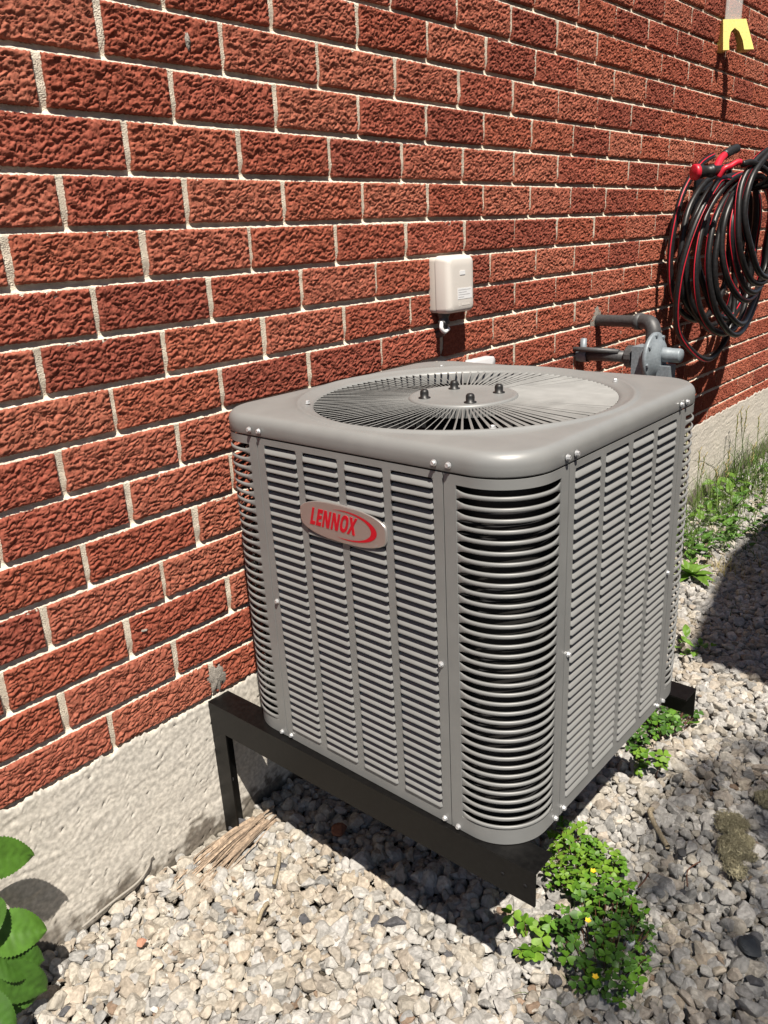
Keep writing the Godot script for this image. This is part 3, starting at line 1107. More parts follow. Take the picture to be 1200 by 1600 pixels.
func disconnect_box() -> void:
	var o := thing("disconnect_box", "small off-white plastic electrical box on the brick wall above the air conditioner", "electrical box", Vector3(1.074, 0.888, 0.0))
	var st := begin()
	var rings := [rrect(0, 0, 0.062, 0.076, 0.012, -0.003), rrect(0, 0, 0.062, 0.076, 0.012, 0.022), rrect(0, 0, 0.060, 0.074, 0.012, 0.024)]
	loft(st, rings)
	put("back_box", done(st), mats["beige_plastic"], o)
	st = begin()
	rings = [rrect(0.0, 0.001, 0.064, 0.078, 0.014, 0.0235), rrect(0.0, 0.001, 0.0645, 0.0785, 0.014, 0.028), rrect(0.0, 0.0, 0.062, 0.077, 0.015, 0.052), rrect(0.0, 0.0, 0.060, 0.076, 0.015, 0.060), rrect(0.001, 0.0, 0.056, 0.072, 0.014, 0.066), rrect(0.001, 0.0, 0.050, 0.066, 0.012, 0.0685), rrect(0.001, 0.0, 0.04, 0.05, 0.010, 0.0690)]
	loft(st, rings)
	fan(st, rings[6], Vector3(0.001, 0, 0.0690))
	put("cover", done(st), mats["white_plastic"], o)
	var lab := put("label_sticker", box_mesh(Vector3(-0.022, -0.040, 0.0686), Vector3(0.046, -0.010, 0.0696)), mats["sticker"], o)
	st = begin(false)
	for k in 4:
		box(st, Vector3(-0.019, -0.0155 - k * 0.0066, 0.0696), Vector3([0.040, 0.02, 0.036, 0.008][k], -0.0138 - k * 0.0066, 0.0698))
	put("fine_print", done(st), mats["print"], lab)
	put("badge_tab", box_mesh(Vector3(-0.010, 0.026, 0.0685), Vector3(0.014, 0.037, 0.0702)), mats["sticker"], o)
	st = begin(false)
	box(st, Vector3(-0.018, -0.060, 0.0680), Vector3(-0.010, -0.048, 0.0692))
	box(st, Vector3(-0.004, -0.058, 0.0680), Vector3(0.036, -0.053, 0.0692))
	put("raised_mark", done(st), mats["white_plastic"], o)
	st = begin()
	lathe(st, [Vector2(0.018, 0.0), Vector2(0.018, 0.010), Vector2(0.0145, 0.012), Vector2(0.0145, 0.022), Vector2(0.017, 0.023), Vector2(0.017, 0.032), Vector2(0.012, 0.034)], Vector3(-0.038, -0.074, 0.030), Vector3.DOWN, 14)
	put("connector", done(st), mats["grey_pipe"], o)
	st = begin()
	tube(st, spline([Vector3(-0.038, -0.10, 0.030), Vector3(-0.036, -0.120, 0.028), Vector3(-0.030, -0.134, 0.014), Vector3(-0.028, -0.140, -0.012)], 6), 0.011, 10)
	put("conduit", done(st), mats["grey_pipe"], o)
	st = begin()
	tube(st, spline([Vector3(-0.050, -0.100, 0.032), Vector3(-0.056, -0.116, 0.034), Vector3(-0.044, -0.128, 0.036), Vector3(-0.024, -0.120, 0.036)], 5), 0.006, 8)
	put("wire_loop", done(st), mats["sticker"], o)
	# pale line-set cover whose top shows just over the unit
	var l := thing("line_cover", "pale flat wall cover just behind the top of the air conditioner", "pipe cover", Vector3(1.235, 0.50, 0.0))
	st = begin()
	rings = [rrect(0, 0.08, 0.060, 0.075, 0.01, -0.003), rrect(0, 0.08, 0.060, 0.075, 0.01, 0.030), rrect(0, 0.08, 0.056, 0.071, 0.01, 0.035)]
	loft(st, rings)
	fan(st, rings[2], Vector3(0, 0.08, 0.035))
	put("cover", done(st), mats["print"], l)

# ------------------------------------------------------------------ gas regulator
func regulator() -> void:
	var o := thing("gas_regulator", "blue-grey gas regulator with cap and dark grey wall pipes behind the air conditioner", "gas regulator", Vector3(1.93, 0.58, 0.0))
	var P := func(x: float, y: float, z: float) -> Vector3: return Vector3(x - 1.93, y - 0.58, z)
	var st := begin()
	tube(st, spline([P.call(2.045, 0.685, -0.05), P.call(2.03, 0.687, 0.03), P.call(1.965, 0.694, 0.215)], 6), 0.0215, 16)
	put("inlet_pipe", done(st), mats["grey_pipe"], o)
	st = begin()
	tube(st, spline([P.call(1.972, 0.6935, 0.195), P.call(1.962, 0.695, 0.225), P.call(1.947, 0.690, 0.252), P.call(1.938, 0.668, 0.268), P.call(1.935, 0.645, 0.270), P.call(1.935, 0.60, 0.270)], 5), 0.0265, 16)
	put("elbow", done(st), mats["grey_pipe"], o)
	st = begin()
	lathe(st, [Vector2(0.030, 0.0), Vector2(0.030, 0.018), Vector2(0.0265, 0.02)], P.call(1.972, 0.6935, 0.192), Vector3(-0.2, 0.03, 0.98).normalized(), 16)
	put("elbow_collar", done(st), mats["grey_pipe"], o)
	st = begin()
	tube(st, PackedVector3Array([P.call(1.90, 0.575, 0.02), P.call(1.895, 0.578, 0.11), P.call(1.89, 0.58, 0.205)]), 0.021, 16)
	tube(st, PackedVector3Array([P.call(1.86, 0.60, 0.0), P.call(1.87, 0.600, 0.05), P.call(1.88, 0.598, 0.17)]), 0.009, 8)
	put("outlet_pipe", done(st), mats["grey_pipe"], o)
	# valve at the wall end
	st = begin()
	lathe(st, [Vector2(0.028, -0.02), Vector2(0.030, 0.0), Vector2(0.028, 0.022)], P.call(1.90, 0.575, 0.02), Vector3.BACK, 6)
	lathe(st, [Vector2(0.012, 0.0), Vector2(0.012, 0.05), Vector2(0.0, 0.052)], P.call(1.90, 0.585, 0.02), Vector3.UP, 8)
	put("valve", done(st), mats["cast_grey"], o)
	# body: flange, cone, diaphragm disc, cap
	var c: Vector3 = P.call(1.895, 0.580, 0.0)
	st = begin(false)
	lathe(st, [Vector2(0.0, 0.195), Vector2(0.036, 0.195), Vector2(0.040, 0.199), Vector2(0.040, 0.222), Vector2(0.036, 0.226), Vector2(0.0, 0.226)], c, Vector3.BACK, 16)
	put("flange", done(st), mats["grey_pipe"], o)
	st = begin()
	lathe(st, [Vector2(0.030, 0.226), Vector2(0.032, 0.238), Vector2(0.044, 0.258), Vector2(0.058, 0.272), Vector2(0.060, 0.290)], c, Vector3.BACK, 28)
	put("body", done(st), mats["cast_grey"], o)
	put("body_block", box_mesh(c + Vector3(-0.045, -0.085, 0.232), c + Vector3(0.045, 0.042, 0.282)), mats["cast_grey"], o)
	st = begin()
	lathe(st, [Vector2(0.05, 0.284), Vector2(0.083, 0.286), Vector2(0.088, 0.289), Vector2(0.088, 0.300), Vector2(0.083, 0.303), Vector2(0.070, 0.306), Vector2(0.060, 0.318), Vector2(0.036, 0.328), Vector2(0.0, 0.330)], c, Vector3.BACK, 36)
	put("diaphragm", done(st), mats["cast_grey"], o)
	for k in 8:
		var a := TAU * k / 8.0 + 0.2
		st = begin(false)
		lathe(st, [Vector2(0.007, 0.300), Vector2(0.007, 0.309), Vector2(0.0, 0.310)], c + Vector3(cos(a) * 0.0795, sin(a) * 0.0795, 0), Vector3.BACK, 6)
		put("bolt", done(st), mats["cast_grey"], o)
	st = begin()
	lathe(st, [Vector2(0.026, 0.322), Vector2(0.026, 0.350), Vector2(0.0245, 0.352), Vector2(0.0245, 0.385), Vector2(0.022, 0.391), Vector2(0.0, 0.392)], c + Vector3(0, 0.012, 0), Vector3.BACK, 24)
	put("adjuster_cap", done(st), mats["cast_grey"], o)
	put("vent_block", box_mesh(c + Vector3(-0.030, -0.085, 0.318), c + Vector3(0.030, -0.022, 0.362)), mats["cast_grey"], o)

# ------------------------------------------------------------------ garden hose
func hose() -> void:
	var hang := thing("hose_hanger", "black wall hanger holding the coiled garden hose", "hose hanger", Vector3(3.0, 1.08, 0.0))
	var st := begin(false)
	box(st, Vector3(-0.10, -0.12, -0.004), Vector3(0.10, 0.12, 0.014))
	put("back_plate", done(st), mats["black_steel"], hang)
	for s in [-1.0, 1.0]:
		st = begin()
		tube(st, spline([Vector3(0.07 * s, 0.06, 0.01), Vector3(0.07 * s, 0.07, 0.14), Vector3(0.07 * s, 0.075, 0.27), Vector3(0.07 * s, 0.13, 0.32)], 5), 0.010, 8)
		put("arm", done(st), mats["black_steel"], hang)
	var o := thing("garden_hose", "black garden hose with a red stripe coiled on the brick wall", "garden hose", Vector3(2.95, 0.44, 0.12))
	var org := Vector3(2.95, 0.44, 0.12)
	var r := RandomNumberGenerator.new()
	r.seed = 21
	var pts := []
	var ell := func(cx: float, top: float, bottom: float, half: float, z0: float, z1: float, lean: float) -> void:
		for k in 12:
			var t := TAU * k / 12.0
			var f := k / 12.0
			var cy := (top + bottom) / 2
			var hh := (top - bottom) / 2
			# hung over the arm: narrower at the top, slack at the bottom
			var y := cy + cos(t) * hh
			var wx := half * (1.0 + 0.10 * -cos(t))
			pts.append(Vector3(cx - sin(t) * wx + lean * (y - 1.2), y, lerpf(z0, z1, f) + 0.02 * sin(t * 2.0 + cx * 7.0) * minf(1.0, z0 * 8.0)) - org)
	# thin outer loop against the wall, main hanks, slack lower loop, front coil
	ell.call(2.88, 1.285, 0.60, 0.345, 0.070, 0.090, 0.02)
	ell.call(2.98, 1.215, 0.575, 0.37, 0.085, 0.105, 0.0)
	ell.call(3.00, 1.205, 0.545, 0.36, 0.110, 0.135, 0.02)
	ell.call(3.04, 1.195, 0.60, 0.36, 0.140, 0.150, -0.02)
	ell.call(2.80, 1.19, 0.435, 0.325, 0.150, 0.130, -0.06)
	ell.call(2.97, 1.20, 0.53, 0.34, 0.160, 0.180, 0.03)
	ell.call(3.05, 1.20, 0.515, 0.37, 0.185, 0.200, 0.0)
	ell.call(3.02, 1.19, 0.58, 0.33, 0.205, 0.215, 0.01)
	ell.call(3.02, 1.20, 0.67, 0.31, 0.220, 0.235, 0.0)
	ell.call(3.05, 1.24, 0.70, 0.31, 0.240, 0.250, -0.02)
	ell.call(3.04, 1.285, 0.75, 0.30, 0.262, 0.275, 0.0)
	ell.call(3.06, 1.305, 0.78, 0.29, 0.285, 0.300, 0.0)
	pts.append(Vector3(3.02, 1.21, 0.300) - org)
	pts.append(Vector3(2.86, 1.24, 0.26) - org)
	pts.append(Vector3(2.80, 1.235, 0.235) - org)
	for i in range(1, pts.size() - 2):
		pts[i] += Vector3(r.randf_range(-1, 1), r.randf_range(-1, 1), r.randf_range(-0.6, 0.6)) * 0.010
	var path := spline(pts, 6)
	st = begin()
	tube(st, path, 0.0130, 10)
	put("hose_line", done(st), mats["rubber"], o)
	# the stripe winds slowly round the hose
	var sp := PackedVector3Array()
	var u := Vector3(0, 0, 1)
	for i in path.size():
		var d := (path[mini(i + 1, path.size() - 1)] - path[maxi(i - 1, 0)]).normalized()
		u = (u - d * u.dot(d)).normalized()
		var ang := 0.9 * sin(i * 0.021) + 0.6 + 0.02 * i
		sp.append(path[i] + (u * cos(ang) + d.cross(u) * sin(ang)) * 0.0118)
	st = begin()
	tube(st, sp, 0.0026, 6)
	put("stripe", done(st), mats["stripe"], o)
	# spray nozzle lying across the top
	var n := thing("spray_nozzle", "black and red hose spray nozzle lying across the top of the coil", "spray nozzle", Vector3(2.50, 1.205, 0.150))
	n.scale = Vector3.ONE * 0.82
	var ax := Vector3(0.80, 0.03, 0.58).normalized()
	st = begin()
	lathe(st, [Vector2(0.0, -0.002), Vector2(0.030, 0.0), Vector2(0.036, 0.004), Vector2(0.036, 0.022), Vector2(0.033, 0.026)], Vector3.ZERO, ax, 24)
	put("bezel", done(st), mats["stripe"], n)
	st = begin()
	lathe(st, [Vector2(0.032, 0.026), Vector2(0.032, 0.046), Vector2(0.026, 0.052), Vector2(0.026, 0.085), Vector2(0.030, 0.088), Vector2(0.030, 0.105), Vector2(0.024, 0.110), Vector2(0.022, 0.165), Vector2(0.0, 0.167)], Vector3.ZERO, ax, 20)
	put("barrel", done(st), mats["cap"], n)
	st = begin()
	tube(st, spline([ax * 0.125 + Vector3(0, -0.03, 0.012), ax * 0.135 + Vector3(0, 0.004, 0.026), ax * 0.165 + Vector3(0.0, 0.014, 0.028), ax * 0.20 + Vector3(0, 0.028, 0.024), ax * 0.225 + Vector3(0, 0.03, 0.022)], 5), 0.014, 10)
	put("trigger", done(st), mats["stripe"], n)
	st = begin()
	tube(st, spline([ax * 0.12 + Vector3(0, 0.0, 0), ax * 0.16 + Vector3(0.03, 0.045, -0.03), ax * 0.20 + Vector3(0.06, 0.075, -0.05)], 5), 0.018, 12)
	put("handle", done(st), mats["stripe"], n)
	st = begin()
	tube(st, spline([ax * 0.19 + Vector3(0.055, 0.07, -0.045), ax * 0.23 + Vector3(0.085, 0.09, -0.06), ax * 0.26 + Vector3(0.11, 0.10, -0.07)], 4), 0.022, 12)
	put("connector", done(st), mats["cap"], n)

# ------------------------------------------------------------------ yellow plastic piece on the wall
func yellow_guide() -> void:
	var o := thing("yellow_plastic_guide", "yellow forked plastic piece stuck high on the brick wall", "plastic guide", Vector3(3.11, 1.705, 0.035), -0.75)
	var st := begin(false)
	# outline in x-y with an arched notch from below; thick along z and flaring towards the foot
	var left := [Vector2(-0.085, 0.0), Vector2(-0.085, 0.02), Vector2(-0.082, 0.08), Vector2(-0.076, 0.135), Vector2(-0.072, 0.17)]
	var prof := PackedVector2Array([Vector2(-0.085, 0.0), Vector2(-0.072, 0.17), Vector2(0.070, 0.17), Vector2(0.105, 0.0), Vector2(0.045, 0.0), Vector2(0.040, 0.05), Vector2(0.022, 0.10), Vector2(-0.004, 0.122), Vector2(-0.030, 0.10), Vector2(-0.045, 0.05), Vector2(-0.048, 0.0)])
	var tris := Geometry2D.triangulate_polygon(prof)
	var zf := func(y: float) -> float: return lerpf(0.085, 0.030, y / 0.17)
	for t in range(0, tris.size(), 3):
		var p := []
		for k in 3:
			var q := prof[tris[t + k]]
			p.append(q)
		if (p[1] - p[0]).cross(p[2] - p[0]) < 0:
			p.reverse()
		tri(st, Vector3(p[0].x, p[0].y, zf.call(p[0].y)), Vector3(p[1].x, p[1].y, zf.call(p[1].y)), Vector3(p[2].x, p[2].y, zf.call(p[2].y)))
	for k in prof.size():
		var a := prof[k]
		var b := prof[(k + 1) % prof.size()]
		quad(st, Vector3(a.x, a.y, zf.call(a.y)), Vector3(b.x, b.y, zf.call(b.y)), Vector3(b.x, b.y, -0.004), Vector3(a.x, a.y, -0.004))
	left.clear()
	o.scale = Vector3.ONE * 0.72
	put("body", done(st), mats["yellow"], o)
	var m := plain("film", lin(0.7, 0.68, 0.66), 0.3)
	m.transparency = BaseMaterial3D.TRANSPARENCY_ALPHA
	m.albedo_color.a = 0.3
	put("clear_strap", box_mesh(Vector3(-0.050, 0.165, 0.004), Vector3(0.050, 0.42, 0.012)), m, o)

# ------------------------------------------------------------------ plants
func leaf_mesh(len: float, wid: float, fold: float, curl: float, teeth: int, s: int) -> ArrayMesh:
	# along +z from the stalk, y up; toothed margin, folded along the midrib, sunken side veins
	var st := begin()
	var n := teeth * 2
	var m := 7
	var rows := []
	for i in n + 1:
		var t := float(i) / n
		var w := wid * 0.5 * pow(sin(PI * pow(t, 0.8)), 0.75)
		if i == 0 or i == n:
			w = 0.0006
		if i % 2 == 1:
			w *= 1.0
		else:
			w *= 0.93
		var row := PackedVector3Array()
		for j in range(-m, m + 1):
			var f := float(j) / m
			var x := w * f
			var vein := 0.0006 * cos((t * teeth * 0.9 - absf(f) * 1.6) * TAU * 0.5)
			row.append(Vector3(x, fold * absf(x) - curl * t * t * len + vein * (1.0 - absf(f)) - 0.012 * absf(f) * absf(f) * wid * 3.0 + 0.003 * sin(t * 7.0 + s + f * 2.0), t * len + 0.15 * absf(x)))
		rows.append(row)
	rows.reverse()
	loft(st, rows, false)
	return done(st)

func leafy_shrub() -> void:
	var base := Vector3(-0.62, GROUND - 0.02, 0.17)
	var o := thing("leafy_shrub", "leafy green shrub with big toothed leaves at the left edge beside the foundation", "shrub", base)
	var ms := []
	for s in 3:
		ms.append(leaf_mesh([0.115, 0.105, 0.12][s], [0.078, 0.072, 0.085][s], 0.18, 0.16, 18, s))
	# leaf centre, the way it points, how it faces, mesh, shade
	var list := [[Vector3(-0.432, -0.01, 0.105), Vector3(0.10, -0.05, 0.05), Vector3(-0.75, 0.5, 0.65), 0, "leaf"], [Vector3(-0.450, -0.165, 0.115), Vector3(0.09, -0.035, 0.05), Vector3(-0.6, 0.75, 0.5), 2, "leaf"], [Vector3(-0.452, -0.215, 0.140), Vector3(0.09, -0.06, 0.03), Vector3(-0.4, 0.8, 0.7), 1, "leaf_dark"], [Vector3(-0.470, -0.245, 0.150), Vector3(0.08, -0.10, 0.06), Vector3(-0.5, 0.5, 0.7), 2, "leaf_dark"], [Vector3(-0.475, -0.125, 0.095), Vector3(0.05, 0.03, -0.06), Vector3(-0.4, 0.85, 0.3), 1, "leaf_dark"], [Vector3(-0.56, 0.02, 0.16), Vector3(-0.07, 0.03, 0.08), Vector3(-0.3, 0.9, 0.3), 0, "leaf"], [Vector3(-0.60, -0.10, 0.24), Vector3(-0.04, -0.05, 0.10), Vector3(-0.3, 0.9, 0.4), 2, "leaf"], [Vector3(-0.54, -0.20, 0.22), Vector3(0.06, -0.07, 0.09), Vector3(-0.3, 0.7, 0.5), 1, "leaf_dark"], [Vector3(-0.58, 0.10, 0.13), Vector3(0.03, 0.05, 0.07), Vector3(-0.4, 0.8, 0.3), 0, "leaf_pale"], [Vector3(-0.66, -0.02, 0.11), Vector3(-0.08, -0.01, 0.0), Vector3(0.0, 1.0, 0.2), 2, "leaf"], [Vector3(-0.490, -0.275, 0.12), Vector3(0.08, -0.04, 0.05), Vector3(-0.3, 0.9, 0.3), 2, "leaf_dark"]]
	var st := begin()
	var trunk := spline([Vector3(0, -0.03, 0), Vector3(0.02, 0.13, -0.01), Vector3(0.01, 0.27, -0.02), Vector3(0.04, 0.45, -0.04)], 5)
	tube(st, trunk, 0.007, 8)
	put("stem", done(st), mats["stem"], o)
	for q in list:
		var p: Vector3 = q[0] - base
		var z: Vector3 = q[1].normalized()
		var y: Vector3 = q[2].normalized()
		y = (y - z * y.dot(z)).normalized()
		var start := p - z * 0.055
		put("leaf", ms[q[3]], mats[q[4]], o, start, Basis(y.cross(z), y, z))
		st = begin()
		var near := Vector3(0.02, clampf(start.y - 0.06, 0.0, 0.42), -0.02)
		tube(st, spline([near, near.lerp(start, 0.5) + Vector3(0, 0.02, 0), start + z * 0.002], 4), 0.0022, 6)
		put("leaf_stalk", done(st), mats["stem"], o)

func trefoil(s: int, len: float) -> ArrayMesh:   # three heart-shaped leaflets round the top of a stalk
	var r := RandomNumberGenerator.new()
	r.seed = 600 + s
	var st := begin()
	for k in 3:
		var a := TAU * k / 3.0 + r.randf_range(-0.15, 0.15)
		var droop := r.randf_range(0.05, 0.35)
		var b := Basis(Vector3.UP, a) * Basis(Vector3.RIGHT, droop)
		var half := [Vector2(0, 0.02), Vector2(0.20, 0.18), Vector2(0.42, 0.40), Vector2(0.54, 0.64), Vector2(0.54, 0.84), Vector2(0.42, 0.98), Vector2(0.22, 1.0), Vector2(0.0, 0.86)]
		for sx in [-1.0, 1.0]:
			for i in range(1, half.size() - 1):
				var v := []
				for p in [half[0], half[i], half[i + 1]]:
					v.append(b * Vector3(p.x * sx * len, 0.16 * p.x * len + 0.06 * sin(p.y * 3.0) * len, p.y * len))
				if sx > 0:
					tri(st, v[0], v[2], v[1])
				else:
					tri(st, v[0], v[1], v[2])
	return done(st)

func clover_patch(called: String, label: String, outline_pts: PackedVector2Array, count: int, high: float, seed_: int, pale: float, sizes: Array) -> Node3D:
	var c := Vector2.ZERO
	for p in outline_pts:
		c += p / outline_pts.size()
	var base := Vector3(c.x, ground_y(c.x, c.y), c.y)
	var o := thing(called, label, "weed", base, 0.0, "low weeds in the gravel round the stand")
	var ms := []
	for s in 5:
		ms.append(trefoil(seed_ + s, 1.0))
	var r := RandomNumberGenerator.new()
	r.seed = seed_
	var lo := outline_pts[0]
	var hi := outline_pts[0]
	for p in outline_pts:
		lo = lo.min(p)
		hi = hi.max(p)
	var st := begin()
	var n := 0
	while n < count:
		var p := Vector2(r.randf_range(lo.x, hi.x), r.randf_range(lo.y, hi.y))
		if not Geometry2D.is_point_in_polygon(p, outline_pts):
			continue
		n += 1
		var y := r.randf_range(0.25, 1.0) * high + 0.012
		var top := Vector3(p.x, ground_y(p.x, p.y) + y, p.y) - base
		var s := r.randf_range(sizes[0], sizes[1])
		var b := Basis.from_euler(Vector3(r.randf_range(-0.5, 0.6), r.randf() * TAU, r.randf_range(-0.5, 0.5))).scaled(Vector3.ONE * s)
		put("leaf", ms[r.randi() % 5], mats["clover_pale" if r.randf() < pale else ("leaf_dark" if pale < 0.0 and r.randf() < 0.7 else "clover")], o, top, b)
		var foot := top.lerp(Vector3.ZERO, 0.35)
		foot.y = -0.01
		tube(st, PackedVector3Array([foot, foot.lerp(top, 0.55) + Vector3(0, 0.008, 0), top]), 0.0009, 4, false)
	var stems := put("stems", done(st), mats["stem_red"], o)
	stems.set_meta("kind", "stuff")
	return o

func clover() -> void:
	var a := clover_patch("clover", "bright leafy clover weed right beside the outer end of the black bracket", PackedVector2Array([Vector2(0.50, 0.70), Vector2(0.61, 0.69), Vector2(0.58, 0.83), Vector2(0.52, 0.90), Vector2(0.40, 0.86), Vector2(0.42, 0.74)]), 135, 0.062, 31, 0.55, [0.009, 0.0185])
	var b := clover_patch("clover", "darker sprawling clover weed with yellow flowers at the bottom of the picture", PackedVector2Array([Vector2(0.42, 0.82), Vector2(0.52, 0.92), Vector2(0.38, 1.01), Vector2(0.27, 1.0), Vector2(0.215, 0.94), Vector2(0.30, 0.82)]), 140, 0.066, 51, -1.0, [0.008, 0.0185])
	clover_patch("clover", "small clover sprig alone in the gravel left of the larger weeds", PackedVector2Array([Vector2(0.275, 0.745), Vector2(0.33, 0.80), Vector2(0.27, 0.85), Vector2(0.22, 0.80)]), 13, 0.05, 71, 0.6, [0.016, 0.023])
	for q in [[a, Vector3(-0.03, 0.07, 0.04)], [b, Vector3(-0.02, 0.10, -0.03)], [b, Vector3(-0.105, 0.075, 0.03)]]:
		var o: Node3D = q[0]
		var st := begin()
		for k in 5:
			var t := TAU * k / 5.0
			var d := Vector3(cos(t), 0.5, sin(t)) * 0.0058
			var e := Vector3(-sin(t), 0, cos(t)) * 0.0028
			quad(st, q[1], q[1] + d * 0.7 - e, q[1] + d * 1.2, q[1] + d * 0.7 + e)
		put("flower", done(st), mats["petal"], o)
	clover_patch("creeping_weed", "dark low creeping weed on the gravel under the right bracket end", PackedVector2Array([Vector2(0.98, 0.66), Vector2(1.18, 0.63), Vector2(1.32, 0.71), Vector2(1.24, 0.77), Vector2(1.10, 0.73), Vector2(0.97, 0.72)]), 110, 0.05, 131, -1.0, [0.008, 0.019])
	clover_patch("creeping_weed", "yellow-green weed sprout nearest the viewer under the unit's right panel", PackedVector2Array([Vector2(0.90, 0.72), Vector2(0.99, 0.70), Vector2(1.0, 0.77), Vector2(0.92, 0.79)]), 14, 0.035, 151, 0.9, [0.010, 0.022])
	# fine grass blades among the clover
	tuft("grass_tuft", "fine grass blades growing through the darker clover", Vector3(0.33, 0, 0.90), 130, 0.13, 0.11, 15, "grass", 0.0012)

func tuft(called: String, label: String, at: Vector3, count: int, spread: float, high: float, s: int, mat: String, wide := 0.0022, group := "") -> Node3D:
	at.y = ground_y(at.x, at.z)
	var r := RandomNumberGenerator.new()
	r.seed = 3000 + s
	var o := thing(called, label, "grass", at, 0.0, group)
	var st := begin()
	for k in count:
		var p := Vector3(r.randfn() * spread * 0.42, -0.012, r.randfn() * spread * 0.42)
		var lean := Vector3(r.randfn() * 0.45, 1.0, r.randfn() * 0.45)
		var l := high * r.randf_range(0.45, 1.1)
		var side := Vector3(cos(k * 2.4), 0, sin(k * 2.4)) * wide * r.randf_range(0.6, 1.3)
		var prev := p
		var pw := side
		for i in range(1, 5):
			var t := i / 4.0
			var q := p + Vector3(lean.x * t * t, t - 0.25 * t * t * lean.length() * 0.5, lean.z * t * t) * l
			var w := side * (1.0 - t * 0.92)
			quad(st, prev - pw, prev + pw, q + w, q - w)
			prev = q
			pw = w
	put("blades", done(st), mats[mat], o).set_meta("kind", "stuff")
	return o

func rosette(called: String, label: String, at: Vector3, count: int, len: float, wid: float, s: int, mat: String, group := "") -> Node3D:
	at.y = ground_y(at.x, at.z) + 0.012
	var r := RandomNumberGenerator.new()
	r.seed = 4000 + s
	var o := thing(called, label, "weed", at, 0.0, group)
	var ms := [leaf_mesh(len, wid, 0.3, 0.35, 9, s), leaf_mesh(len * 0.8, wid, 0.35, 0.2, 9, s + 1)]
	for k in count:
		var b := Basis(Vector3.UP, TAU * k / count + r.randf_range(-0.35, 0.35)) * Basis(Vector3.RIGHT, -r.randf_range(0.15, 0.95))
		var off := Vector3(0, 0.002 * (k % 4), 0)
		if called == "leafy_weed":
			b = Basis(Vector3.UP, r.randf() * TAU) * Basis(Vector3.RIGHT, -r.randf_range(-0.2, 1.1)) * Basis(Vector3.BACK, r.randfn() * 0.4)
			off = Vector3(r.randfn() * len * 0.7, r.randf() * len * 0.9, r.randfn() * len * 0.6)
		put("leaf", ms[k % 2], mats[mat], o, off, b.scaled(Vector3.ONE * (r.randf_range(0.45, 0.95) if called == "leafy_weed" else r.randf_range(0.7, 1.1))))
	return o

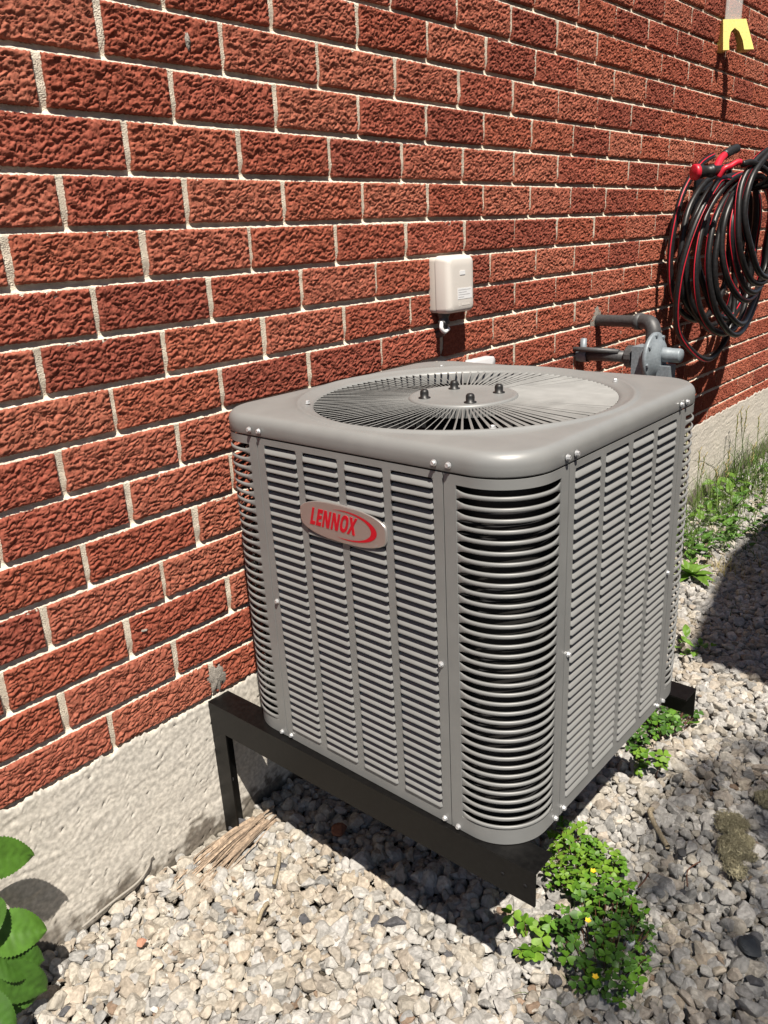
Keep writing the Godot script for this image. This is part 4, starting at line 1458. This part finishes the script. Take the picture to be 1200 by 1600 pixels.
func weeds() -> void:
	rosette("broadleaf_weed", "pale green broad-leaved rosette weed growing in sunny gravel right of the air conditioner", Vector3(2.26, 0, 0.36), 13, 0.115, 0.036, 1, "leaf_pale")
	var g1 := "small leafy weeds in the gravel right of the air conditioner"
	for q in [[Vector3(1.62, 0, 0.60), 14, 0.06, 0.035, "leaf_pale", "pale weed in sunny gravel above the right bracket end"], [Vector3(2.95, 0, 0.18), 26, 0.075, 0.038, "leaf_pale", "yellow-green leafy weed at the foot of the foundation"], [Vector3(2.75, 0, 0.34), 24, 0.07, 0.034, "leaf", "leafy weed in front of the grass at the foundation"], [Vector3(3.45, 0, 0.12), 26, 0.10, 0.045, "leaf_pale", "tallest broad-leaved weed against the foundation near the right edge"], [Vector3(3.05, 0, 0.46), 24, 0.07, 0.03, "leaf_dark", "dark weed at the start of the neighbour's shadow"]]:
		rosette("leafy_weed", q[5], q[0], q[1], q[2], q[3], int(q[0].x * 100), q[4], g1)
	var g2 := "grass tufts along the foundation at the right"
	for q in [[Vector3(2.55, 0, 0.15), 190, 0.20, 0.30, "grass", "dense grass tuft against the foundation nearest the air conditioner"], [Vector3(2.80, 0, 0.28), 120, 0.26, 0.19, "grass", "short grass tuft in front of the foundation weeds"], [Vector3(3.10, 0, 0.14), 200, 0.24, 0.30, "grass_pale", "pale grass tuft between the leafy weeds at the foundation"], [Vector3(3.70, 0, 0.14), 260, 0.34, 0.38, "grass", "tall grass tuft against the foundation at the right edge"], [Vector3(3.45, 0, 0.34), 130, 0.30, 0.20, "grass_pale", "low grass tuft at the right edge"], [Vector3(2.42, 0, 0.46), 90, 0.18, 0.10, "grass_dry", "dry brownish grass patch behind the broad-leaved rosette"], [Vector3(4.30, 0, 0.14), 280, 0.40, 0.36, "grass_pale", "farthest grass clump along the foundation"], [Vector3(2.68, 0, 0.50), 120, 0.28, 0.09, "grass", "dark short grass on the shadow's edge"], [Vector3(1.85, 0, 0.44), 70, 0.16, 0.06, "grass_dry", "thin dry grass in the gravel beside the unit's right panel"], [Vector3(2.05, 0, 0.73), 60, 0.18, 0.05, "grass", "sparse grass inside the neighbour's shadow"]]:
		tuft("grass_tuft", q[5], q[0], q[1], q[2], q[3], int(q[0].x * 100), q[4], 0.0024, g2)
	for k in 16:
		var p: Vector3 = [Vector3(2.36, 0, 0.22), Vector3(2.45, 0, 0.33), Vector3(2.5, 0, 0.24), Vector3(2.62, 0, 0.30), Vector3(2.72, 0, 0.14), Vector3(2.90, 0, 0.36), Vector3(3.02, 0, 0.26), Vector3(3.2, 0, 0.20), Vector3(3.3, 0, 0.10), Vector3(3.35, 0, 0.30), Vector3(3.55, 0, 0.18), Vector3(3.6, 0, 0.32), Vector3(3.85, 0, 0.22), Vector3(4.0, 0, 0.10), Vector3(4.1, 0, 0.26), Vector3(4.4, 0, 0.2)][k]
		rosette("leafy_weed", "%s of the small leafy weeds in the foundation grass, counted from the air conditioner" % ["first", "second", "third", "fourth", "fifth", "sixth", "seventh", "eighth", "ninth", "tenth", "eleventh", "twelfth", "thirteenth", "fourteenth", "fifteenth", "last"][k], p, 16, 0.055 + 0.012 * (k % 4), 0.030, 700 + k, ["leaf_pale", "leaf", "leaf", "leaf_dark"][k % 4], "leafy weeds mixed into the foundation grass")
	# tall stalks with seed heads
	var stalks := [[Vector3(2.42, 0, 0.16), Vector3(0.10, 0.46, -0.02), "thin bare grass stalk leaning over the pale foundation"], [Vector3(2.50, 0, 0.12), Vector3(0.20, 0.44, 0.02), "thin grass stalk with a dark seed head before the foundation"]]
	var sr := RandomNumberGenerator.new()
	sr.seed = 909
	for k in 16:
		stalks.append([Vector3(2.75 + k * 0.095, 0, sr.randf_range(0.05, 0.24)), Vector3(sr.randfn() * 0.07, sr.randf_range(0.24, 0.46), sr.randfn() * 0.04), "%s wispy stalk before the foundation, counted from the air conditioner" % ["third", "fourth", "fifth", "sixth", "seventh", "eighth", "ninth", "tenth", "eleventh", "twelfth", "thirteenth", "fourteenth", "fifteenth", "sixteenth", "seventeenth", "last"][k]])
	for q in stalks:
		var at: Vector3 = q[0]
		at.y = ground_y(at.x, at.z)
		var o := thing("grass_stalk", q[2], "grass", at, 0.0, "tall stalks before the foundation")
		var st := begin()
		tube(st, spline([Vector3.ZERO, q[1] * 0.5 + Vector3(-0.02, 0.02, 0), q[1]], 6), 0.0016, 5)
		put("stalk", done(st), mats["grass"], o)
		st = begin()
		for k in 8:
			var p: Vector3 = q[1] * (0.72 + 0.04 * k)
			tube(st, PackedVector3Array([p, p + Vector3(0.014 * (1 if k % 2 else -1), 0.024, 0.006 * sin(k * 2.0))]), 0.0019, 4)
		put("seed_head", done(st), mats["grass_dry"], o)

# ------------------------------------------------------------------ litter on the gravel
func debris() -> void:
	var r := RandomNumberGenerator.new()
	r.seed = 88
	# bundle of dry stalks by the bracket's leg
	var at := Vector3(0.05, GROUND, 0.10)
	var o := thing("dry_stalks", "bundle of dry brown stalks lying on gravel at the foot of the bracket leg", "dry stalks", at)
	for k in 46:
		var f := r.randf()
		var a := Vector3(0.17 + r.randfn() * 0.02, GROUND + 0.016 + r.randf() * 0.016, 0.080 + (f - 0.5) * 0.055)
		var b := Vector3(-0.105 + r.randf() * 0.12, GROUND + 0.012 + r.randf() * 0.012, 0.105 + (f - 0.5) * 0.10)
		var mid := a.lerp(b, 0.5) + Vector3(0, 0.004 + r.randf() * 0.008, r.randfn() * 0.007)
		var st := begin()
		var w := r.randf_range(0.002, 0.0062)
		var path := spline([a - at, mid - at, b - at], 5)
		for i in path.size() - 1:
			var d := (path[i + 1] - path[i]).normalized()
			var s := d.cross(Vector3.UP).normalized()
			var w0 := w * (1.0 - 0.75 * i / (path.size() - 1.0))
			var w1 := w * (1.0 - 0.75 * (i + 1) / (path.size() - 1.0))
			quad(st, path[i] - s * w0, path[i + 1] - s * w1, path[i + 1] + Vector3(0, w1 * 0.45, 0), path[i] + Vector3(0, w0 * 0.45, 0))
			quad(st, path[i] + Vector3(0, w0 * 0.45, 0), path[i + 1] + Vector3(0, w1 * 0.45, 0), path[i + 1] + s * w1, path[i] + s * w0)
		put("stalk", done(st), mats["straw%d" % (k % 4)], o)
	# hollow bent twig
	at = Vector3(0.745, ground_y(0.745, 0.86), 0.86)
	o = thing("hollow_twig", "pale bent hollow twig lying on grey gravel", "twig", at)
	var st2 := begin()
	tube(st2, spline([Vector3(0.055, 0.028, -0.038), Vector3(0.035, 0.036, -0.036), Vector3(0.012, 0.034, -0.018), Vector3(-0.018, 0.032, 0.012), Vector3(-0.048, 0.032, 0.044)], 5), 0.0062, 10, false)
	put("twig", done(st2), mats["twig"], o)
	# short sticks
	for q in [[[Vector3(0.115, 0, 0.205), Vector3(0.085, 0.004, 0.235), Vector3(0.045, 0, 0.265)], 0.0048, "short yellowish stick on gravel right of the dry stalks"], [[Vector3(0.005, 0, 0.29), Vector3(-0.02, 0.004, 0.30), Vector3(-0.045, 0, 0.315)], 0.0042, "curled brown bit of bark on the sunny gravel"], [[Vector3(0.62, 0, 0.98), Vector3(0.66, 0.006, 0.965), Vector3(0.71, 0, 0.975)], 0.0014, "thin dark red stem lying on shaded gravel"], [[Vector3(0.545, 0, 0.90), Vector3(0.57, 0.006, 0.905), Vector3(0.60, 0, 0.90)], 0.0014, "thin red runner beside the bright clover"]]:
		var c: Vector3 = q[0][1]
		c.y = ground_y(c.x, c.z) + 0.024
		o = thing("stick", q[2], "stick", c)
		st2 = begin()
		var pts := []
		for p in q[0]:
			pts.append(Vector3(p.x - c.x, p.y, p.z - c.z))
		tube(st2, spline(pts, 5), q[1], 8)
		put("stick", done(st2), mats["stem_red" if q[1] < 0.003 else "twig"], o)
	# long wire-thin root along the foot of the foundation
	o = thing("dry_root", "thin grey dry root along the foot of the foundation at left", "root", Vector3(-0.2, GROUND + 0.01, 0.02))
	st2 = begin()
	tube(st2, spline([Vector3(-0.09, 0.012, 0.0), Vector3(-0.02, 0.020, -0.002), Vector3(0.05, 0.024, -0.004), Vector3(0.085, 0.038, -0.010), Vector3(0.095, 0.055, -0.012), Vector3(0.102, 0.060, -0.010)], 5), 0.0028, 6)
	put("root", done(st2), plain("dry_root", lin(0.26, 0.24, 0.21), 0.85), o)
	# mineral wool
	for q in [[Vector3(0.755, 0, 1.005), [Vector3(-0.045, 0.05, 0), Vector3(-0.01, 0.02, 0), Vector3(0.04, 0.02, 0), Vector3(0.09, 0.0, 0), Vector3(0.13, -0.02, 0)], 24, "ragged yellowish tuft of mineral wool on shaded gravel"], [Vector3(0.99, 0, 1.03), [Vector3(-0.03, 0, 0), Vector3(0.04, 0.02, 0)], 9, "smaller mineral wool scrap near the right edge, behind the large tuft"]]:
		var c: Vector3 = q[0]
		c.y = ground_y(c.x, c.z) + 0.02
		o = thing("mineral_wool", q[3], "mineral wool", c, 0.0, "mineral wool scraps")
		st2 = begin()
		var nz := noise(int(c.x * 100), 30.0, FastNoiseLite.TYPE_SIMPLEX, 4)
		var fr := RandomNumberGenerator.new()
		fr.seed = 61
		for li in q[2]:
			var run: Array = q[1]
			var f := fr.randf() * (run.size() - 1.001)
			var on: Vector3 = run[int(f)].lerp(run[int(f) + 1], f - int(f))
			var size := fr.randf_range(0.011, 0.021)
			var ctr := Vector3(on.x + fr.randfn() * 0.012, size * 0.4 + fr.randf() * 0.010, on.y + fr.randfn() * 0.014)
			var rings := []
			for j in 17:
				var ph := PI * (0.002 + 0.996 * j / 16.0)
				var ring := PackedVector3Array()
				for k in 26:
					var th := TAU * k / 26
					var d := Vector3(sin(ph) * cos(th), cos(ph), sin(ph) * sin(th))
					var rad: float = size * (0.80 + 0.75 * nz.get_noise_3dv((ctr + d * size) * 2.2) + 0.35 * nz.get_noise_3dv((ctr + d * size) * 7.0))
					ring.append(ctr + d * Vector3(1, 0.75, 1) * rad)
				ring.reverse()
				rings.append(ring)
			rings.reverse()
			loft(st2, rings)
			for k in 130:
				var d := Vector3(fr.randfn(), absf(fr.randfn()), fr.randfn()).normalized()
				var p: Vector3 = ctr + d * Vector3(1, 0.75, 1) * size * fr.randf_range(0.8, 1.25)
				var e := Vector3(fr.randfn(), fr.randfn() * 0.7, fr.randfn()).normalized() * fr.randf_range(0.004, 0.013)
				tube(st2, PackedVector3Array([p - e, p + d * 0.004, p + e]), 0.00055, 3, false)
		put("wool", done(st2), mats["wool"], o)
	# a few stones and bits that stand out
	var sm := stone_mesh(3)
	for q in [[Vector3(0.542, 0, 1.137), 0.045, lin(0.045, 0.05, 0.055), "single near-black stone among grey gravel near the lower right corner", "stone"], [Vector3(0.705, 0, 0.935), 0.022, lin(0.03, 0.03, 0.032), "small black stone beside the hollow twig", "stone"], [Vector3(0.262, 0, 0.262), 0.038, lin(0.16, 0.06, 0.03), "reddish brown brick chip on the shaded gravel under the unit", "stone"], [Vector3(-0.23, 0, 0.16), 0.020, lin(0.36, 0.18, 0.12), "small orange brick chip on the sunny gravel", "stone"]]:
		var c: Vector3 = q[0]
		c.y = ground_y(c.x, c.z) + 0.026
		var m := plain("bit", q[2], 0.8)
		o = thing("loose_stone", q[3], q[4], c, 0.7)
		put("stone", sm, m, o, Vector3.ZERO, Basis.from_scale(Vector3(1.2, 0.7, 0.9) * q[1]))
	o = thing("plastic_cap", "translucent white plastic cap half hidden by the clover", "cap", Vector3(0.40, ground_y(0.40, 0.945) + 0.028, 0.945))
	st2 = begin()
	lathe(st2, [Vector2(0.0105, -0.02), Vector2(0.0105, 0.012), Vector2(0.009, 0.016), Vector2(0.0, 0.0175)], Vector3.ZERO, Vector3(-0.2, 0.85, 0.3).normalized(), 16)
	put("cap", done(st2), plain("cap_white", lin(0.40, 0.42, 0.43), 0.35), o)
	# crumbs of dead leaf and bark between the stones
	st2 = begin()
	for k in 170:
		var p := Vector3(r.randf_range(-0.4, 2.2), 0, r.randf_range(0.03, 1.25))
		if r.randf() < 0.5:
			p.z = r.randf_range(0.02, 0.25)
		p.y = ground_y(p.x, p.z) + 0.014 + r.randf() * 0.012
		var b := Basis.from_euler(Vector3(r.randfn() * 0.4, r.randf() * TAU, r.randfn() * 0.4)).scaled(Vector3.ONE * r.randf_range(0.004, 0.012))
		quad(st2, p + b * Vector3(-1, 0, -0.3), p + b * Vector3(-0.2, 0.15, 0.5), p + b * Vector3(1, 0, 0.25), p + b * Vector3(0.1, 0.2, -0.45))
	var lit := put("leaf_litter", done(st2), mats["straw3"], self)
	lit.set_meta("kind", "stuff")
	lit.set_meta("label", "brown crumbs of dead leaf scattered between the gravel stones")
	lit.set_meta("category", "leaf litter")
